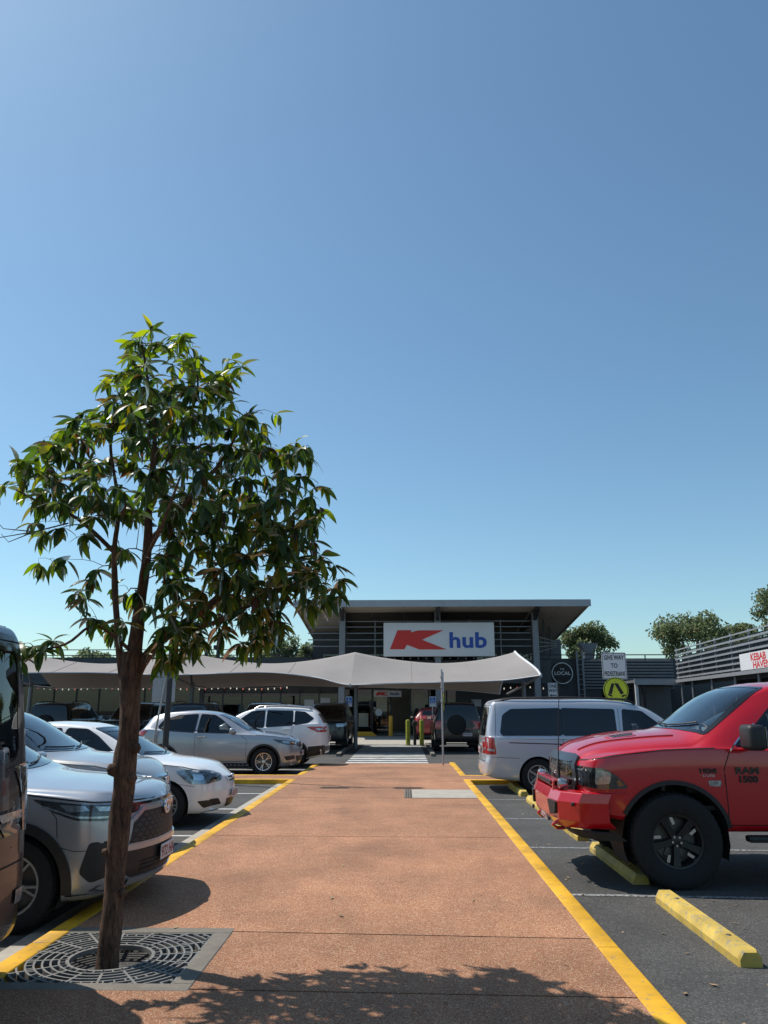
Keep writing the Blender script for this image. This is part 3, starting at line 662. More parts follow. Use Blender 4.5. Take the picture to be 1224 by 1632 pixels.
def suv(name, label, loc, rz, pm, kind='white', wheel_style='machined'):
    """taller wagons: the white one parked tail-out, and the boxy ones in the covered bays"""
    boxy = kind == 'boxy'
    if not boxy:
        sp = dict(L=4.52, dash=1.5, seats=(2.1, 2.95), zfloor=.45, bow=(.15, .10), sh=.965, bulge=(.985, 1, .99),
            W=[(0, .58), (.06, .70), (.2, .82), (.5, .895), (.9, .92), (3.7, .92), (4.2, .89), (4.42, .82), (4.52, .70)], zbot=[(0, .26), (.3, .21), (3.6, .21), (4.1, .26), (4.52, .38)],
            zbelt=[(0, .86), (.1, .92), (.4, 1.0), (1.3, 1.06), (2.6, 1.10), (3.8, 1.20), (4.3, 1.22), (4.52, 1.12)],
            ztop=[(0, .92), (.1, 1.0), (.4, 1.07), (1.15, 1.14), (1.3, 1.2), (2.1, 1.60), (2.5, 1.68), (3.0, 1.70), (3.7, 1.67), (4.1, 1.60), (4.3, 1.46), (4.52, 1.14)],
            wt=[(0, .48), (.3, .72), (1.15, .82), (2.1, .65), (2.6, .63), (4.0, .58), (4.52, .62)], crown=[(0, .02), (.6, .05), (1.5, .10), (2.4, .05), (4.52, .03)],
            nose=[(.2, .1), (.4, .0), (.8, .02), (1.0, .1)], tail=[(.3, .08), (.55, 0), (.95, .02), (1.2, .06), (1.6, .2)])
        gl = [[(1.66, 1.10), (2.1, 1.43), (2.3, 1.56), (2.68, 1.585), (2.68, 1.11)], [(2.75, 1.12), (2.75, 1.585), (3.5, 1.57), (3.52, 1.17)], [(3.58, 1.18), (3.56, 1.565), (3.85, 1.54), (4.12, 1.36), (3.95, 1.24)]]; ws = (1.22, 2.1, .72, .55); wh = [(.86, .345, .345), (3.55, .345, .345)]; ar = .40
    else:
        sp = dict(L=4.75, dash=1.5, seats=(2.1, 3.0), zfloor=.55, bow=(.12, .06), sh=.965, bulge=(.99, 1, .995),
            W=[(0, .66), (.06, .78), (.2, .88), (.5, .93), (4.3, .93), (4.65, .90), (4.75, .84)], zbot=[(0, .36), (.3, .32), (3.6, .32), (4.75, .42)],
            zbelt=[(0, 1.0), (.1, 1.07), (.4, 1.12), (1.3, 1.15), (4.75, 1.18)],
            ztop=[(0, 1.05), (.1, 1.13), (.4, 1.18), (1.2, 1.22), (1.35, 1.27), (2.0, 1.72), (2.4, 1.84), (3.2, 1.87), (4.4, 1.84), (4.7, 1.80), (4.75, 1.76)],
            wt=[(0, .56), (.4, .8), (1.2, .84), (2.1, .70), (2.6, .70), (4.75, .68)], crown=[(0, .02), (.6, .05), (1.5, .08), (2.4, .05), (4.75, .04)],
            nose=[(.3, .06), (.5, .0), (.95, .02), (1.15, .08)], tail=[(.35, .04), (.6, 0), (1.1, .02), (1.5, .08), (1.85, .16)])
        gl = [[(1.66, 1.19), (2.05, 1.56), (2.2, 1.70), (2.68, 1.72), (2.68, 1.2)], [(2.75, 1.2), (2.75, 1.72), (3.55, 1.72), (3.55, 1.22)], [(3.63, 1.22), (3.63, 1.71), (4.4, 1.68), (4.45, 1.24)]]; ws = (1.25, 2.02, .74, .6); wh = [(.85, .385, .385), (3.6, .385, .385)]; ar = .45
    c = Car(name, label, sp, pm, loc, rz, detail=.75 if boxy else 1)
    side_glass(c, gl, (M_SGL, M_PGL, M_PGL)); c.windscreen(*ws); c.wipers(ws[0] - .02)
    zb = c.F['zbelt']
    if boxy:
        c.window('rear_window', 'B', [(-.62, 1.22), (.62, 1.22), (.56, 1.66), (-.56, 1.66)], M_PGL)
        sw = MB(); sw.lathe([(0, .0), (.28, 0), (.35, .02), (.37, .08), (.37, .17), (.2, .19)], 28, 'x', (-c.L / 2 - .16, .06, 1.02)); sw.build('spare_wheel', M_RUB, c.root, ang=40)
        c.plate('B', .66, .37, .12, '274 RWG', -.35); c.plate('F', .62, .37, .12, '590 VKL')
    else:
        c.window('rear_window', 'B', [(-.56, 1.24), (.56, 1.24), (.48, 1.48), (-.48, 1.48)], M_PGL)
        c.plate('B', .80, .37, .12, '806 LDE'); c.patch('rear_bumper', 'B', [(-.75, .58), (.75, .58), (.7, .36), (-.7, .36)], M_BLK, .008, .08)
        c.ribbon('bumper_strip', 'B', [(-.55, .42), (.55, .42)], .06, M_ALLOY, .014)
    for sd in 'RL':
        c.gap(sd, [(1.42, .42), (1.38, .95), (1.55, zb(1.5) - .02)]); c.gap(sd, [(2.715, 1.1), (2.715, .5), (2.65, .38), (1.42, .38)]); c.gap(sd, [(3.55, 1.15), (3.4, .7), (3.1, .45)])
        c.patch('headlight', sd, [(.55, zb(.5) - .04), (.08, zb(.1) - .04), (.08, zb(.1) - .17), (.4, zb(.4) - .16)], M_LAMP, .004, .04, rnd=.03)
        if boxy: c.patch('tail_light', sd, [(c.L - .12, 1.16), (c.L - .01, 1.16), (c.L - .01, .86), (c.L - .12, .86)], M_RED, .005, .03, rnd=.02)
        else:
            t = c.patch('tail_light', sd, [(3.92, 1.13), (4.3, 1.14), (4.49, 1.12), (4.47, .985), (4.25, .975)], M_RED, .005, .04, rnd=.03); c.patch('reversing_lens', sd, [(4.2, 1.09), (4.4, 1.09), (4.4, 1.04), (4.24, 1.03)], M_LAMP, .008, .03, t, .01)
            c.patch('lower_sill', sd, [(1.3, .22), (1.3, .33), (3.12, .33), (3.12, .22)], M_BLK, .008, .1)
            c.patch('bumper_corner', sd, [(3.98, .58), (4.44, .62), (4.42, .38), (4.0, .30)], M_BLK, .006, .06)
        rl = MB(); zr = c.F['ztop']; pts = [(c.X(u), (1 if sd == 'L' else -1) * (c.F['wt'](u) - .02), zr(u) + d) for u, d in ((2.35, -.02), (2.5, .035), (3.2, .045), (3.9, .035), (4.05, -.02))]; rl.tube(pts, .016, 6); rl.build('roof_rail', M_BLK if boxy else M_ALLOY, c.root, ang=60)
    g = c.patch('grille', 'F', [(-.45, zb(0) - .02), (.45, zb(0) - .02), (.42, zb(0) - .24), (-.42, zb(0) - .24)], M_GLB, .005, .05, rnd=.03)
    for k in range(4): c.ribbon('grille_bar', 'F', [(-.42, zb(0) - .05 - k * .05), (.42, zb(0) - .05 - k * .05)], .012, M_DISC, .012, parent=g)
    c.patch('lower_intake', 'F', [(-.6, .56), (.6, .56), (.55, .42), (-.55, .42)], M_BLK, .005, .06)
    c.handle(2.5, zb(2.5) - .1); c.handle(3.35, zb(3.35) - .1); c.mirror(1.75, zb(1.7) + .06, None, .2, .16, .13)
    return c.finish(wh, ar, 5, wheel_style, .23, .06)

def van(name, label, loc, rz, pm, H=1.86, glass_m=None, tall=False):
    k = H / 1.86
    sp = dict(L=5.14, dash=1.25, seats=(1.9, 3.0), zfloor=.5 * k, ff=.8, fr=.5, bow=(.16, .05), sh=.985, bulge=(.985, 1, .997),
        W=[(0, .56), (.06, .68), (.2, .80), (.5, .90), (.9, .955), (4.85, .955), (5.03, .935), (5.11, .89), (5.14, .84)], zbot=[(0, .25), (.4, .22), (4.2, .22), (4.9, .27), (5.14, .33)],
        zbelt=[(0, .80 * k), (.1, .88 * k), (.4, .98 * k), (1.0, 1.08 * k), (1.5, 1.10 * k), (5.14, 1.10 * k)],
        ztop=[(0, .86 * k), (.1, .95 * k), (.4, 1.06 * k), (.85, 1.18 * k), (1.0, 1.25 * k), (1.75, 1.72 * k), (2.2, 1.83 * k), (2.8, 1.86 * k), (4.6, 1.85 * k), (5.0, 1.82 * k), (5.14, 1.76 * k)],
        wt=[(0, .46), (.4, .70), (.9, .82), (1.75, .74), (2.3, .76), (4.7, .76), (5.0, .74), (5.14, .70)], crown=[(0, .02), (.6, .06), (1.4, .11), (2.2, .07), (4.6, .06), (5.14, .04)],
        nose=[(.2, .08), (.4, .0), (.8, .03), (1.0, .1)], tail=[(.25, .05), (.42, 0), (.62, 0), (.68, .025), (.95, .03), (1.2, .05), (1.5, .11), (1.75, .18), (1.86 * k, .26)] if not tall else [(.25, .05), (.42, 0), (.62, .0), (.9, .02), (1.4, .06), (1.95, .12), (2.18, .16), (2.28, .30)])
    c = Car(name, label, sp, pm, loc, rz, cat='van'); zr = lambda z: z * k
    side_glass(c, [[(1.22, zr(1.10)), (1.62, zr(1.42)), (1.85, zr(1.60)), (2.25, zr(1.64)), (2.28, zr(1.12))], [(2.42, zr(1.13)), (2.42, zr(1.64)), (3.50, zr(1.66)), (3.50, zr(1.13))], [(3.53, zr(1.13)), (3.53, zr(1.66)), (4.55, zr(1.64)), (4.72, zr(1.52)), (4.78, zr(1.18)), (4.74, zr(1.13))]], (M_SGL, M_PGL, M_PGL))
    c.windscreen(.92, 1.78, .74, .62); c.wipers(.9)
    c.window('rear_window', 'B', [(-.68, zr(1.12)), (.68, zr(1.12)), (.64, zr(1.68)), (-.64, zr(1.68))], M_PGL, .12)
    for sd in 'RL':
        c.gap(sd, [(1.15, .4), (1.1, zr(.9)), (1.2, zr(1.07))]); c.gap(sd, [(2.34, zr(1.66)), (2.34, .36)]); c.gap(sd, [(3.52, zr(1.1)), (3.52, .36)])
        c.ribbon('door_track', sd, [(3.52, zr(.955)), (4.62, zr(.985))], .018, M_GAP, .004)
        c.gap(sd, [(4.86, zr(1.75)), (4.88, zr(1.2)), (4.90, zr(1.1))], w=.008)
        c.gap(sd, [(4.42, zr(.68)), (4.90, zr(.70)), (5.1, zr(.70))], w=.007); c.gap(sd, [(2.36, zr(1.04)), (4.80, zr(1.06))], w=.005)
        t = c.patch('tail_light', sd, [(4.92, zr(1.08)), (5.06, zr(1.10)), (5.12, zr(1.0)), (5.12, zr(.76)), (4.88, zr(.75))], M_RED if not tall else M_LAMPD, .006, .04, rnd=.03)
        tb = c.patch('tail_light', 'B', [((1 if sd == 'L' else -1) * y, z) for y, z in ((.72, zr(1.06)), (.86, zr(1.0)), (.90, zr(.76)), (.78, zr(.76)))], M_RED if not tall else M_LAMPD, .008, .04, rnd=.02)
        c.patch('reversing_lens', sd, [(4.92, zr(.86)), (5.10, zr(.87)), (5.10, zr(.83)), (4.92, zr(.81))], M_LAMP, .009, .03, t)
        c.patch('headlight', sd, [(.62, zr(.93)), (.10, zr(.84)), (.10, zr(.70)), (.42, zr(.74))], M_LAMP, .004, .04, rnd=.03)
        rl = MB(); pts = [(c.X(u), (1 if sd == 'L' else -1) * .70, c.F['ztop'](u) + d - .02) for u, d in ((1.95, -.02), (2.15, .04), (3.4, .05), (4.5, .04), (4.85, -.03))]; rl.tube(pts, .022, 6); rl.build('roof_rail', M_BLK, c.root, ang=60)
        c.ribbon('door_handle', sd, [(2.16, zr(.98)), (1.98, zr(.98))], .035, M_BLK, .02, thick=.02)
        if tall:
            c.patch('reflector', 'B', [((1 if sd == 'L' else -1) * y, z) for y, z in ((.70, .60), (.84, .60), (.84, .52), (.70, .52))], M_LAMP, .012, .03)
    c.gap('B', [(-.80, zr(.62)), (.80, zr(.62))], w=.01); c.gap('B', [(-.74, zr(.66)), (-.74, zr(1.72)), (.74, zr(1.72)), (.74, zr(.66))], w=.008)
    c.plate('B', zr(.80), .37, .12, '351 WQK'); pr = MB(); x = c.hit('B', 0, zr(.86), .01).x; pr.bevbox(x - .02, x + .02, -.25, .25, zr(.87), zr(.90), .01); pr.build('plate_trim', M_CHR, c.root)
    w = MB(); w.tube([c.hit('B', 0, zr(1.13), .03), c.hit('B', .45, zr(1.17), .02)], .012, 6); w.build('rear_wiper', M_BLK, c.root)
    g = c.patch('grille', 'F', [(-.42, zr(.84)), (.42, zr(.84)), (.38, zr(.66)), (-.38, zr(.66))], M_GLB, .005, .05, rnd=.03)
    for q in range(3): c.ribbon('grille_bar', 'F', [(-.4, zr(.70 + q * .05)), (.4, zr(.70 + q * .05))], .015, M_CHR, .01, parent=g)
    c.mirror(1.5, zr(1.16), None, .2, .26, .14, .1)
    return c.finish([(.90, .335, .335), (4.05, .335, .335)], .385, 5, 'alloy', .22, None)

def ram(loc, rz):
    sp = dict(L=5.85, dash=1.50, seats=(2.35, 3.3), zfloor=.75, ff=.55, bow=(.10, .03), sh=.985, bulge=(.985, 1.0, 1.0), cab_end=4.1,
        W=[(0, .74), (.05, .86), (.15, .94), (.35, .985), (.7, 1.0), (5.6, 1.0), (5.8, .96), (5.85, .92)], zbot=[(0, .66), (.3, .62), (1.4, .50), (4.4, .50), (5.85, .62)],
        zbelt=[(0, 1.11), (.06, 1.16), (.3, 1.215), (.9, 1.285), (1.4, 1.30), (2.2, 1.28), (4.2, 1.30), (5.85, 1.30)],
        ztop=[(0, 1.16), (.05, 1.235), (.16, 1.30), (.45, 1.375), (.9, 1.435), (1.15, 1.46), (1.25, 1.495), (1.92, 1.89), (2.22, 1.955), (2.8, 1.98), (3.9, 1.96), (4.1, 1.90), (4.22, 1.42), (4.3, 1.34), (5.85, 1.34)],
        wt=[(0, .62), (.1, .72), (.3, .80), (1.08, .90), (1.25, .88), (1.92, .72), (2.5, .71), (4.05, .70), (4.3, .88), (5.85, .9)],
        crown=[(0, .05), (.3, .10), (.9, .155), (1.15, .17), (1.4, .15), (2.2, .07), (4.1, .05), (4.4, .03), (5.85, .03)],
        nose=[(.5, .12), (.7, .03), (.9, 0), (1.1, .0), (1.2, .04), (1.35, .14)], tail=[(.5, .0), (1.3, .0)])
    c = Car('pickup_truck', 'red lifted pickup truck with steel bull bar and black wheels', sp, P_RED, loc, rz, cat='pickup truck')
    side_glass(c, [[(1.60, 1.325), (1.88, 1.52), (2.20, 1.81), (2.95, 1.86), (2.98, 1.32)], [(3.07, 1.32), (3.05, 1.86), (3.85, 1.82), (3.95, 1.34)]], (M_SGL, M_PGL))
    c.windscreen(1.20, 1.98, .82, .64); c.wipers(1.18)
    for sd in 'RL':
        c.gap(sd, [(1.47, .56), (1.46, 1.1), (1.53, 1.26)], w=.009); c.gap(sd, [(3.02, 1.28), (3.02, .56)]); c.gap(sd, [(4.0, 1.3), (3.95, .9), (3.7, .56)]); c.gap(sd, [(1.49, .58), (3.9, .58)])
        c.ribbon('mirror_trim', sd, [(1.54, 1.27), (1.66, 1.38), (1.86, 1.53)], .014, M_CHR, .008)
        c.gap(sd, [(.10, 1.165), (.4, 1.225), (.9, 1.28), (1.40, 1.298)], w=.010, name='panel_gap')
        c.ribbon('body_crease', sd, [(.5, 1.03), (.95, 1.075), (1.6, 1.07), (4.5, 1.07)], .02, c.pm, .007, thick=.006)
        hl = c.patch('headlight', sd, [(.52, .92), (.42, 1.03), (.30, 1.10), (.03, 1.12), (.03, .93), (.25, .905)], M_LAMPD, .004, .03, rnd=.04)
        c.patch('lamp_reflector', sd, [(.36, 1.07), (.22, 1.09), (.20, .95), (.34, .96)], M_LAMP, .007, .03, hl, .03); c.patch('lamp_reflector', sd, [(.16, 1.09), (.07, 1.095), (.07, .96), (.16, .95)], M_LAMP, .007, .03, hl, .03)
        c.patch('amber_marker', sd, [(.48, .94), (.43, 1.0), (.40, .985), (.42, .94)], M_AMB, .007, .03, hl)
        c.patch('lamp_lens', sd, [(.52, .92), (.42, 1.03), (.30, 1.10), (.03, 1.12), (.03, .93), (.25, .905)], M_LENS, .014, .03, hl, .04)
        c.write('badge', sd, 'RAM', .085, 1.68, 1.06, M_GLB, None, .008, .004, 1.35); c.write('badge', sd, '1500', .085, 1.68, .98, M_GLB, None, .008, .004, 1.15)
        c.write('badge', sd, 'HEMI', .06, 1.30, 1.065, M_GLB, None, .008, .003, 1.25); c.write('badge', sd, '5.7 LITRE', .03, 1.30, 1.03, M_CHR, None, .008, .001)
        c.patch('side_indicator', sd, [(1.42, .995), (1.29, .995), (1.30, .945), (1.41, .94)], M_LAMP, .012, .03, rnd=.015, thick=.012)
        st = MB(); sg = 1 if sd == 'L' else -1; st.bevbox(c.X(3.95), c.X(1.62), min(sg * .92, sg * 1.04), max(sg * .92, sg * 1.04), .43, .49, .02); st.build('side_step', M_BLK, c.root, ang=40)
        for u in (2.2, 3.4): br = MB(); br.bar((c.X(u), sg * .7, .56), (c.X(u), sg * .95, .46), .05, .04); br.build('step_bracket', M_BLK, c.root)
        c.ribbon('bonnet_ridge', 'T', [(.16, sg * .44), (.5, sg * .52), (1.12, sg * .60)], .045, c.pm, .012, thick=.02)
        # bonnet vents
        vt = c.patch('bonnet_vent', 'T', [(.50, sg * .30), (.78, sg * .30), (.74, sg * .46), (.54, sg * .46)], M_BLK, .006, .03, rnd=.03)
        for q in range(6): c.ribbon('vent_slat', 'T', [(.55 + q * .04, sg * .32), (.55 + q * .04, sg * .44)], .012, M_DISC, .014, parent=vt)
        c.ribbon('vent_lip', 'T', [(.50, sg * .28), (.80, sg * .28), (.76, sg * .48), (.53, sg * .48)], .022, c.pm, .012, True, vt, thick=.012)
    # dark mesh grille with wide surround
    gr = c.patch('grille', 'F', [(-.62, 1.16), (.62, 1.16), (.66, .98), (.52, .74), (-.52, .74), (-.66, .98)], M_GLB, .006, .05, rnd=.04)
    for q in range(9):
        z = .78 + q * .042
        for k in range(-10, 11):
            y = k * .056 + (.028 if q % 2 else 0)
            if abs(y) < .48 + (z - .74) * .25: c.ribbon('grille_cell', 'F', [(y - .020, z), (y, z + .014), (y + .020, z), (y, z - .014)], .008, M_DISC, .014, True, gr, .05)
    c.ribbon('grille_surround', 'F', [(-.64, 1.17), (.64, 1.17), (.68, .98), (.54, .72), (-.54, .72), (-.68, .98)], .07, M_DKC, .03, True, None, thick=.03)
    c.write('grille_lettering', 'F', 'RAM', .16, 0, 1.02, M_DISC, gr, .035, .006, 1.4)
    for y in (-.60, .60):
        q = MB(); q.lathe([(0, .03), (.045, .03), (.058, .0), (.04, -.06)], 20, 'x', (c.L / 2 + .07, y, .93)); q.build('driving_light', M_LAMP, c.root, ang=40)
    # angular steel bull bar: one folded shell, mirrored
    xb = c.L / 2
    prof = [(-1.0, -.34), (-.94, -.06), (-.74, .11), (-.42, .15), (.42, .15), (.74, .11), (.94, -.06), (1.0, -.34)]       # y, forward of nose
    rows = [(.80, .62, .0), (.89, .80, .02), (.985, .30, -.02), (.70, 1.0, .03)]
    bb = MB(); lev = [(.50, -.05, .93), (.60, .02, .97), (.775, .03, 1.0), (.865, -.01, 1.0), (.88, -.16, 1.0)]
    grid = []
    for z, dx, sc in lev:
        grid.append([(xb + d + dx, y * sc, z - (.10 if abs(y) > .9 and z < .9 else 0) * 0 + (.05 * (abs(y) - .42) if z < .55 and abs(y) > .5 else 0)) for y, d in prof])
    n = len(prof); bb.add([p for r_ in grid for p in r_], [(i * n + k, i * n + k + 1, (i + 1) * n + k + 1, (i + 1) * n + k) for i in range(len(lev) - 1) for k in range(n - 1)])
    bo = bb.build('bull_bar', P_RED, c.root)
    so = bo.modifiers.new('thick', 'SOLIDIFY'); so.thickness = .02; so.offset = -1
    bv = bo.modifiers.new('edge', 'BEVEL'); bv.width = .012; bv.segments = 2; bv.limit_method = 'ANGLE'
    # raised centre hoop
    hp = MB(); xs = xb + .11
    for sg in (1, -1):
        hp.prism([(xs - .10, .83), (xs + .03, .83), (xs + .02, .945), (xs - .07, .945)], 'y', sg * .48 - .02, sg * .48 + .02)
    hp.bevbox(xs - .07, xs + .02, -.50, .50, .885, .955, .015)
    ho = hp.build('bar_hoop', P_RED, bo)
    lb = MB(); lb.bevbox(xs + .015, xs + .035, -.40, .40, .90, .94, .006); lb.build('light_bar', M_BLK, bo)
    wl = MB(); wl.bevbox(xb + .135, xb + .16, -.26, .26, .66, .76, .01); wl.build('winch_slot', M_BLK, bo)
    pl = MB(); pl.bevbox(xb + .15, xb + .162, -.18, .18, .53, .63, .004); po = pl.build('number_plate', M_PLATE, bo); lettering('plate_text', '802 ZQN', .1, lambda a, b: (xb + .166, a, .545 + b), M_PLTX, po, .002, sx=.9)
    for sg in (1, -1):
        tri = [(sg * .46, .765), (sg * .72, .765), (sg * .68, .65), (sg * .53, .625)]
        def on_bar(y, z, e=.02):
            d = np.interp(abs(y), [.42, .74, .94, 1.0], [.15, .11, -.06, -.34]); return (xb + float(d) + .03 + e, y, z)
        f = MB(); f.add([on_bar(y, z) for y, z in tri] + [on_bar(y, z, -.03) for y, z in tri], [(0, 1, 2, 3), (0, 1, 5, 4), (1, 2, 6, 5), (2, 3, 7, 6), (3, 0, 4, 7)]); f.build('fog_recess', M_BLK, bo)
        for y, z in ((.90, .76), (.50, .58)):
            s_ = MB(); p = on_bar(sg * y, z); s_.lathe([(0, .012), (.02, .012), (.022, -.01)], 12, 'x', p); s_.build('parking_sensor', M_BLK, bo)
        lo = MB(); lo.add([(xb + d - .05 + dd, sg * y, z) for (y, d) in ((.42, .11), (.74, .07), (.94, -.09), (.99, -.32)) for z, dd in ((.43, -.10), (.505, .0))], [(0, 2, 3, 1), (2, 4, 5, 3), (4, 6, 7, 5)])
        l2 = lo.build('lower_guard', M_BLK, bo); l2.modifiers.new('thick', 'SOLIDIFY').thickness = .015
        hk = MB(); hk.tube([(xb + .02, sg * .46, .48), (xb + .11, sg * .46, .48), (xb + .15, sg * .46, .51), (xb + .11, sg * .46, .54)], .018, 8); hk.build('tow_hook', M_RED, bo)
        ch = MB(); ch.bar((xb - 1.6, sg * .45, .62), (xb + .05, sg * .45, .60), .10, .16); ch.build('chassis_rail', M_TRIM, c.root)
        ax = MB(); ax.tube([(c.X(.94), sg * .2, .47), (c.X(.94), sg * .85, .45)], .05, 8); ax.tube([(c.X(.80), sg * .45, .60), (c.X(.94), sg * .80, .42)], .035, 8); ax.tube([(c.X(.94), sg * .62, .48), (c.X(.98), sg * .58, .95)], .045, 8); ax.build('suspension_arm', M_DISC, c.root, ang=50)
    sk = MB(); sk.add([(xb + .10, -.4, .56), (xb + .10, .4, .56), (xb - .5, .4, .40), (xb - .5, -.4, .40)], [(0, 1, 2, 3)]); sk.build('skid_plate', M_DISC, c.root)
    an = MB(); an.tube([(xb + .07, .52, .86), (xb + .07, .52, 1.10)], .016, 8); an.tube([(xb + .07, .52, 1.10), (xb + .05, .54, 1.55), (xb + .02, .56, 1.98)], [.006, .005, .003], 6); an.build('whip_antenna', M_BLK, bo)
    c.handle(2.85, 1.14); c.handle(3.8, 1.15)
    c.mirror(1.72, 1.38, M_BLK, .26, .24, .17, .12)
    return c.finish([(.95, .435, .435), (4.55, .435, .435)], .525, 5, 'truck', .30, .04, M_TRIM, rim_r=.58, track=1.02)
# ------------------------------------------------------------------ ground
random.seed(7)
def aggregate(name, cols, scale, blotch=.35, bump=.5, rough=.85):
    """exposed-aggregate / asphalt surface: stones from a Voronoi pattern, large soft stains from noise"""
    m, nt, b = _new(name); N = nt.nodes.new; K = nt.links.new
    geo = N('ShaderNodeNewGeometry')
    v = N('ShaderNodeTexVoronoi'); v.inputs['Scale'].default_value = scale; K(geo.outputs['Position'], v.inputs['Vector'])
    sp = N('ShaderNodeSeparateColor'); K(v.outputs['Color'], sp.inputs[0])
    cr = N('ShaderNodeValToRGB'); el = cr.color_ramp.elements
    el[0].position = 0; el[0].color = (*cols[0], 1); el[1].position = 1; el[1].color = (*cols[-1], 1)
    for i, c in enumerate(cols[1:-1]): e = el.new((i + 1) / (len(cols) - 1)); e.color = (*c, 1)
    K(sp.outputs[0], cr.inputs[0])
    n = N('ShaderNodeTexNoise'); n.inputs['Scale'].default_value = .9; n.inputs['Detail'].default_value = 7; n.inputs['Roughness'].default_value = .6; K(geo.outputs['Position'], n.inputs['Vector'])
    r = N('ShaderNodeMapRange'); r.inputs[1].default_value = .3; r.inputs[2].default_value = .7; r.inputs[3].default_value = 1 - blotch; r.inputs[4].default_value = 1 + blotch * .5; K(n.outputs[0], r.inputs[0])
    mu = N('ShaderNodeMix'); mu.data_type = 'RGBA'; mu.blend_type = 'MULTIPLY'; mu.inputs[0].default_value = 1; K(cr.outputs[0], mu.inputs[6]); K(r.outputs[0], mu.inputs[7]); K(mu.outputs[2], b.inputs['Base Color'])
    # trodden gum and oil spots, wider grime, tone of each slab
    v2 = N('ShaderNodeTexVoronoi'); v2.inputs['Scale'].default_value = 1.5; v2.inputs['Randomness'].default_value = 1; K(geo.outputs['Position'], v2.inputs['Vector'])
    n3 = N('ShaderNodeTexNoise'); n3.inputs['Scale'].default_value = 3.5; n3.inputs['Detail'].default_value = 9; n3.inputs['Roughness'].default_value = .72; K(geo.outputs['Position'], n3.inputs['Vector'])
    sa = N('ShaderNodeMath'); sa.operation = 'MULTIPLY_ADD'; sa.inputs[1].default_value = -.06; K(n3.outputs[0], sa.inputs[0]); K(v2.outputs['Distance'], sa.inputs[2])
    r3 = N('ShaderNodeMapRange'); r3.inputs[1].default_value = -.005; r3.inputs[2].default_value = .015; r3.inputs[3].default_value = .55; r3.inputs[4].default_value = 1; K(sa.outputs[0], r3.inputs[0])
    r4 = N('ShaderNodeMapRange'); r4.inputs[1].default_value = .35; r4.inputs[2].default_value = .62; r4.inputs[3].default_value = 1 - blotch * .45; r4.inputs[4].default_value = 1.05; K(n3.outputs[0], r4.inputs[0])
    oi = N('ShaderNodeObjectInfo'); r5 = N('ShaderNodeMapRange'); r5.inputs[3].default_value = .93; r5.inputs[4].default_value = 1.06; K(oi.outputs['Random'], r5.inputs[0])
    m1 = N('ShaderNodeMath'); m1.operation = 'MULTIPLY'; K(r3.outputs[0], m1.inputs[0]); K(r4.outputs[0], m1.inputs[1]); m2 = N('ShaderNodeMath'); m2.operation = 'MULTIPLY'; K(m1.outputs[0], m2.inputs[0]); K(r5.outputs[0], m2.inputs[1])
    m3 = N('ShaderNodeMix'); m3.data_type = 'RGBA'; m3.blend_type = 'MULTIPLY'; m3.inputs[0].default_value = 1; K(mu.outputs[2], m3.inputs[6]); K(m2.outputs[0], m3.inputs[7]); K(m3.outputs[2], b.inputs['Base Color'])
    bp = N('ShaderNodeBump'); bp.inputs['Strength'].default_value = bump; bp.inputs['Distance'].default_value = .004; bp.invert = True; K(v.outputs['Distance'], bp.inputs['Height']); K(bp.outputs[0], b.inputs['Normal'])
    b.inputs['Roughness'].default_value = rough; MATS[name] = m; return m
M_AGG = aggregate('terracotta_aggregate', [(.16, .063, .029), (.305, .126, .057), (.362, .160, .075), (.275, .110, .050), (.44, .222, .118), (.56, .39, .26)], 160, .32)
M_ASP = aggregate('asphalt', [(.032, .030, .029), (.058, .055, .053), (.077, .074, .070), (.050, .048, .046), (.13, .125, .115)], 95, .35)
M_FAR = aggregate('far_ground', [(.05, .055, .03), (.07, .07, .04), (.06, .06, .05)], 2, .4)
M_CONC = mat('concrete', (.36, .33, .28), .85, var=.16, scale=5, bump=.3, bscale=120)
M_CONCD = mat('grey_concrete', (.165, .145, .12), .9, var=.2, scale=6, bump=.35, bscale=120)
def worn(name, col, under, amt=.42, scale=26):
    m, nt, b = _new(name); N = nt.nodes.new; K = nt.links.new
    geo = N('ShaderNodeNewGeometry'); n = N('ShaderNodeTexNoise'); n.inputs['Scale'].default_value = scale; n.inputs['Detail'].default_value = 9; n.inputs['Roughness'].default_value = .7; K(geo.outputs['Position'], n.inputs['Vector'])
    r = N('ShaderNodeMapRange'); r.inputs[1].default_value = amt - .06; r.inputs[2].default_value = amt + .05; K(n.outputs[0], r.inputs[0])
    n2 = N('ShaderNodeTexNoise'); n2.inputs['Scale'].default_value = 3; n2.inputs['Detail'].default_value = 6; K(geo.outputs['Position'], n2.inputs['Vector'])
    r2 = N('ShaderNodeMapRange'); r2.inputs[1].default_value = .3; r2.inputs[2].default_value = .7; r2.inputs[3].default_value = .62; r2.inputs[4].default_value = 1.12; K(n2.outputs[0], r2.inputs[0])
    mx = N('ShaderNodeMix'); mx.data_type = 'RGBA'; mx.inputs[6].default_value = (*under, 1); mx.inputs[7].default_value = (*col, 1); K(r.outputs[0], mx.inputs[0])
    mu = N('ShaderNodeMix'); mu.data_type = 'RGBA'; mu.blend_type = 'MULTIPLY'; mu.inputs[0].default_value = 1; K(mx.outputs[2], mu.inputs[6]); K(r2.outputs[0], mu.inputs[7]); K(mu.outputs[2], b.inputs['Base Color'])
    bp = N('ShaderNodeBump'); bp.inputs['Strength'].default_value = .25; bp.inputs['Distance'].default_value = .004; K(n.outputs[0], bp.inputs['Height']); K(bp.outputs[0], b.inputs['Normal'])
    b.inputs['Roughness'].default_value = .65; MATS[name] = m; return m
M_YEL = worn('yellow_kerb_paint', (.72, .38, .010), (.28, .22, .12), .385, 18)
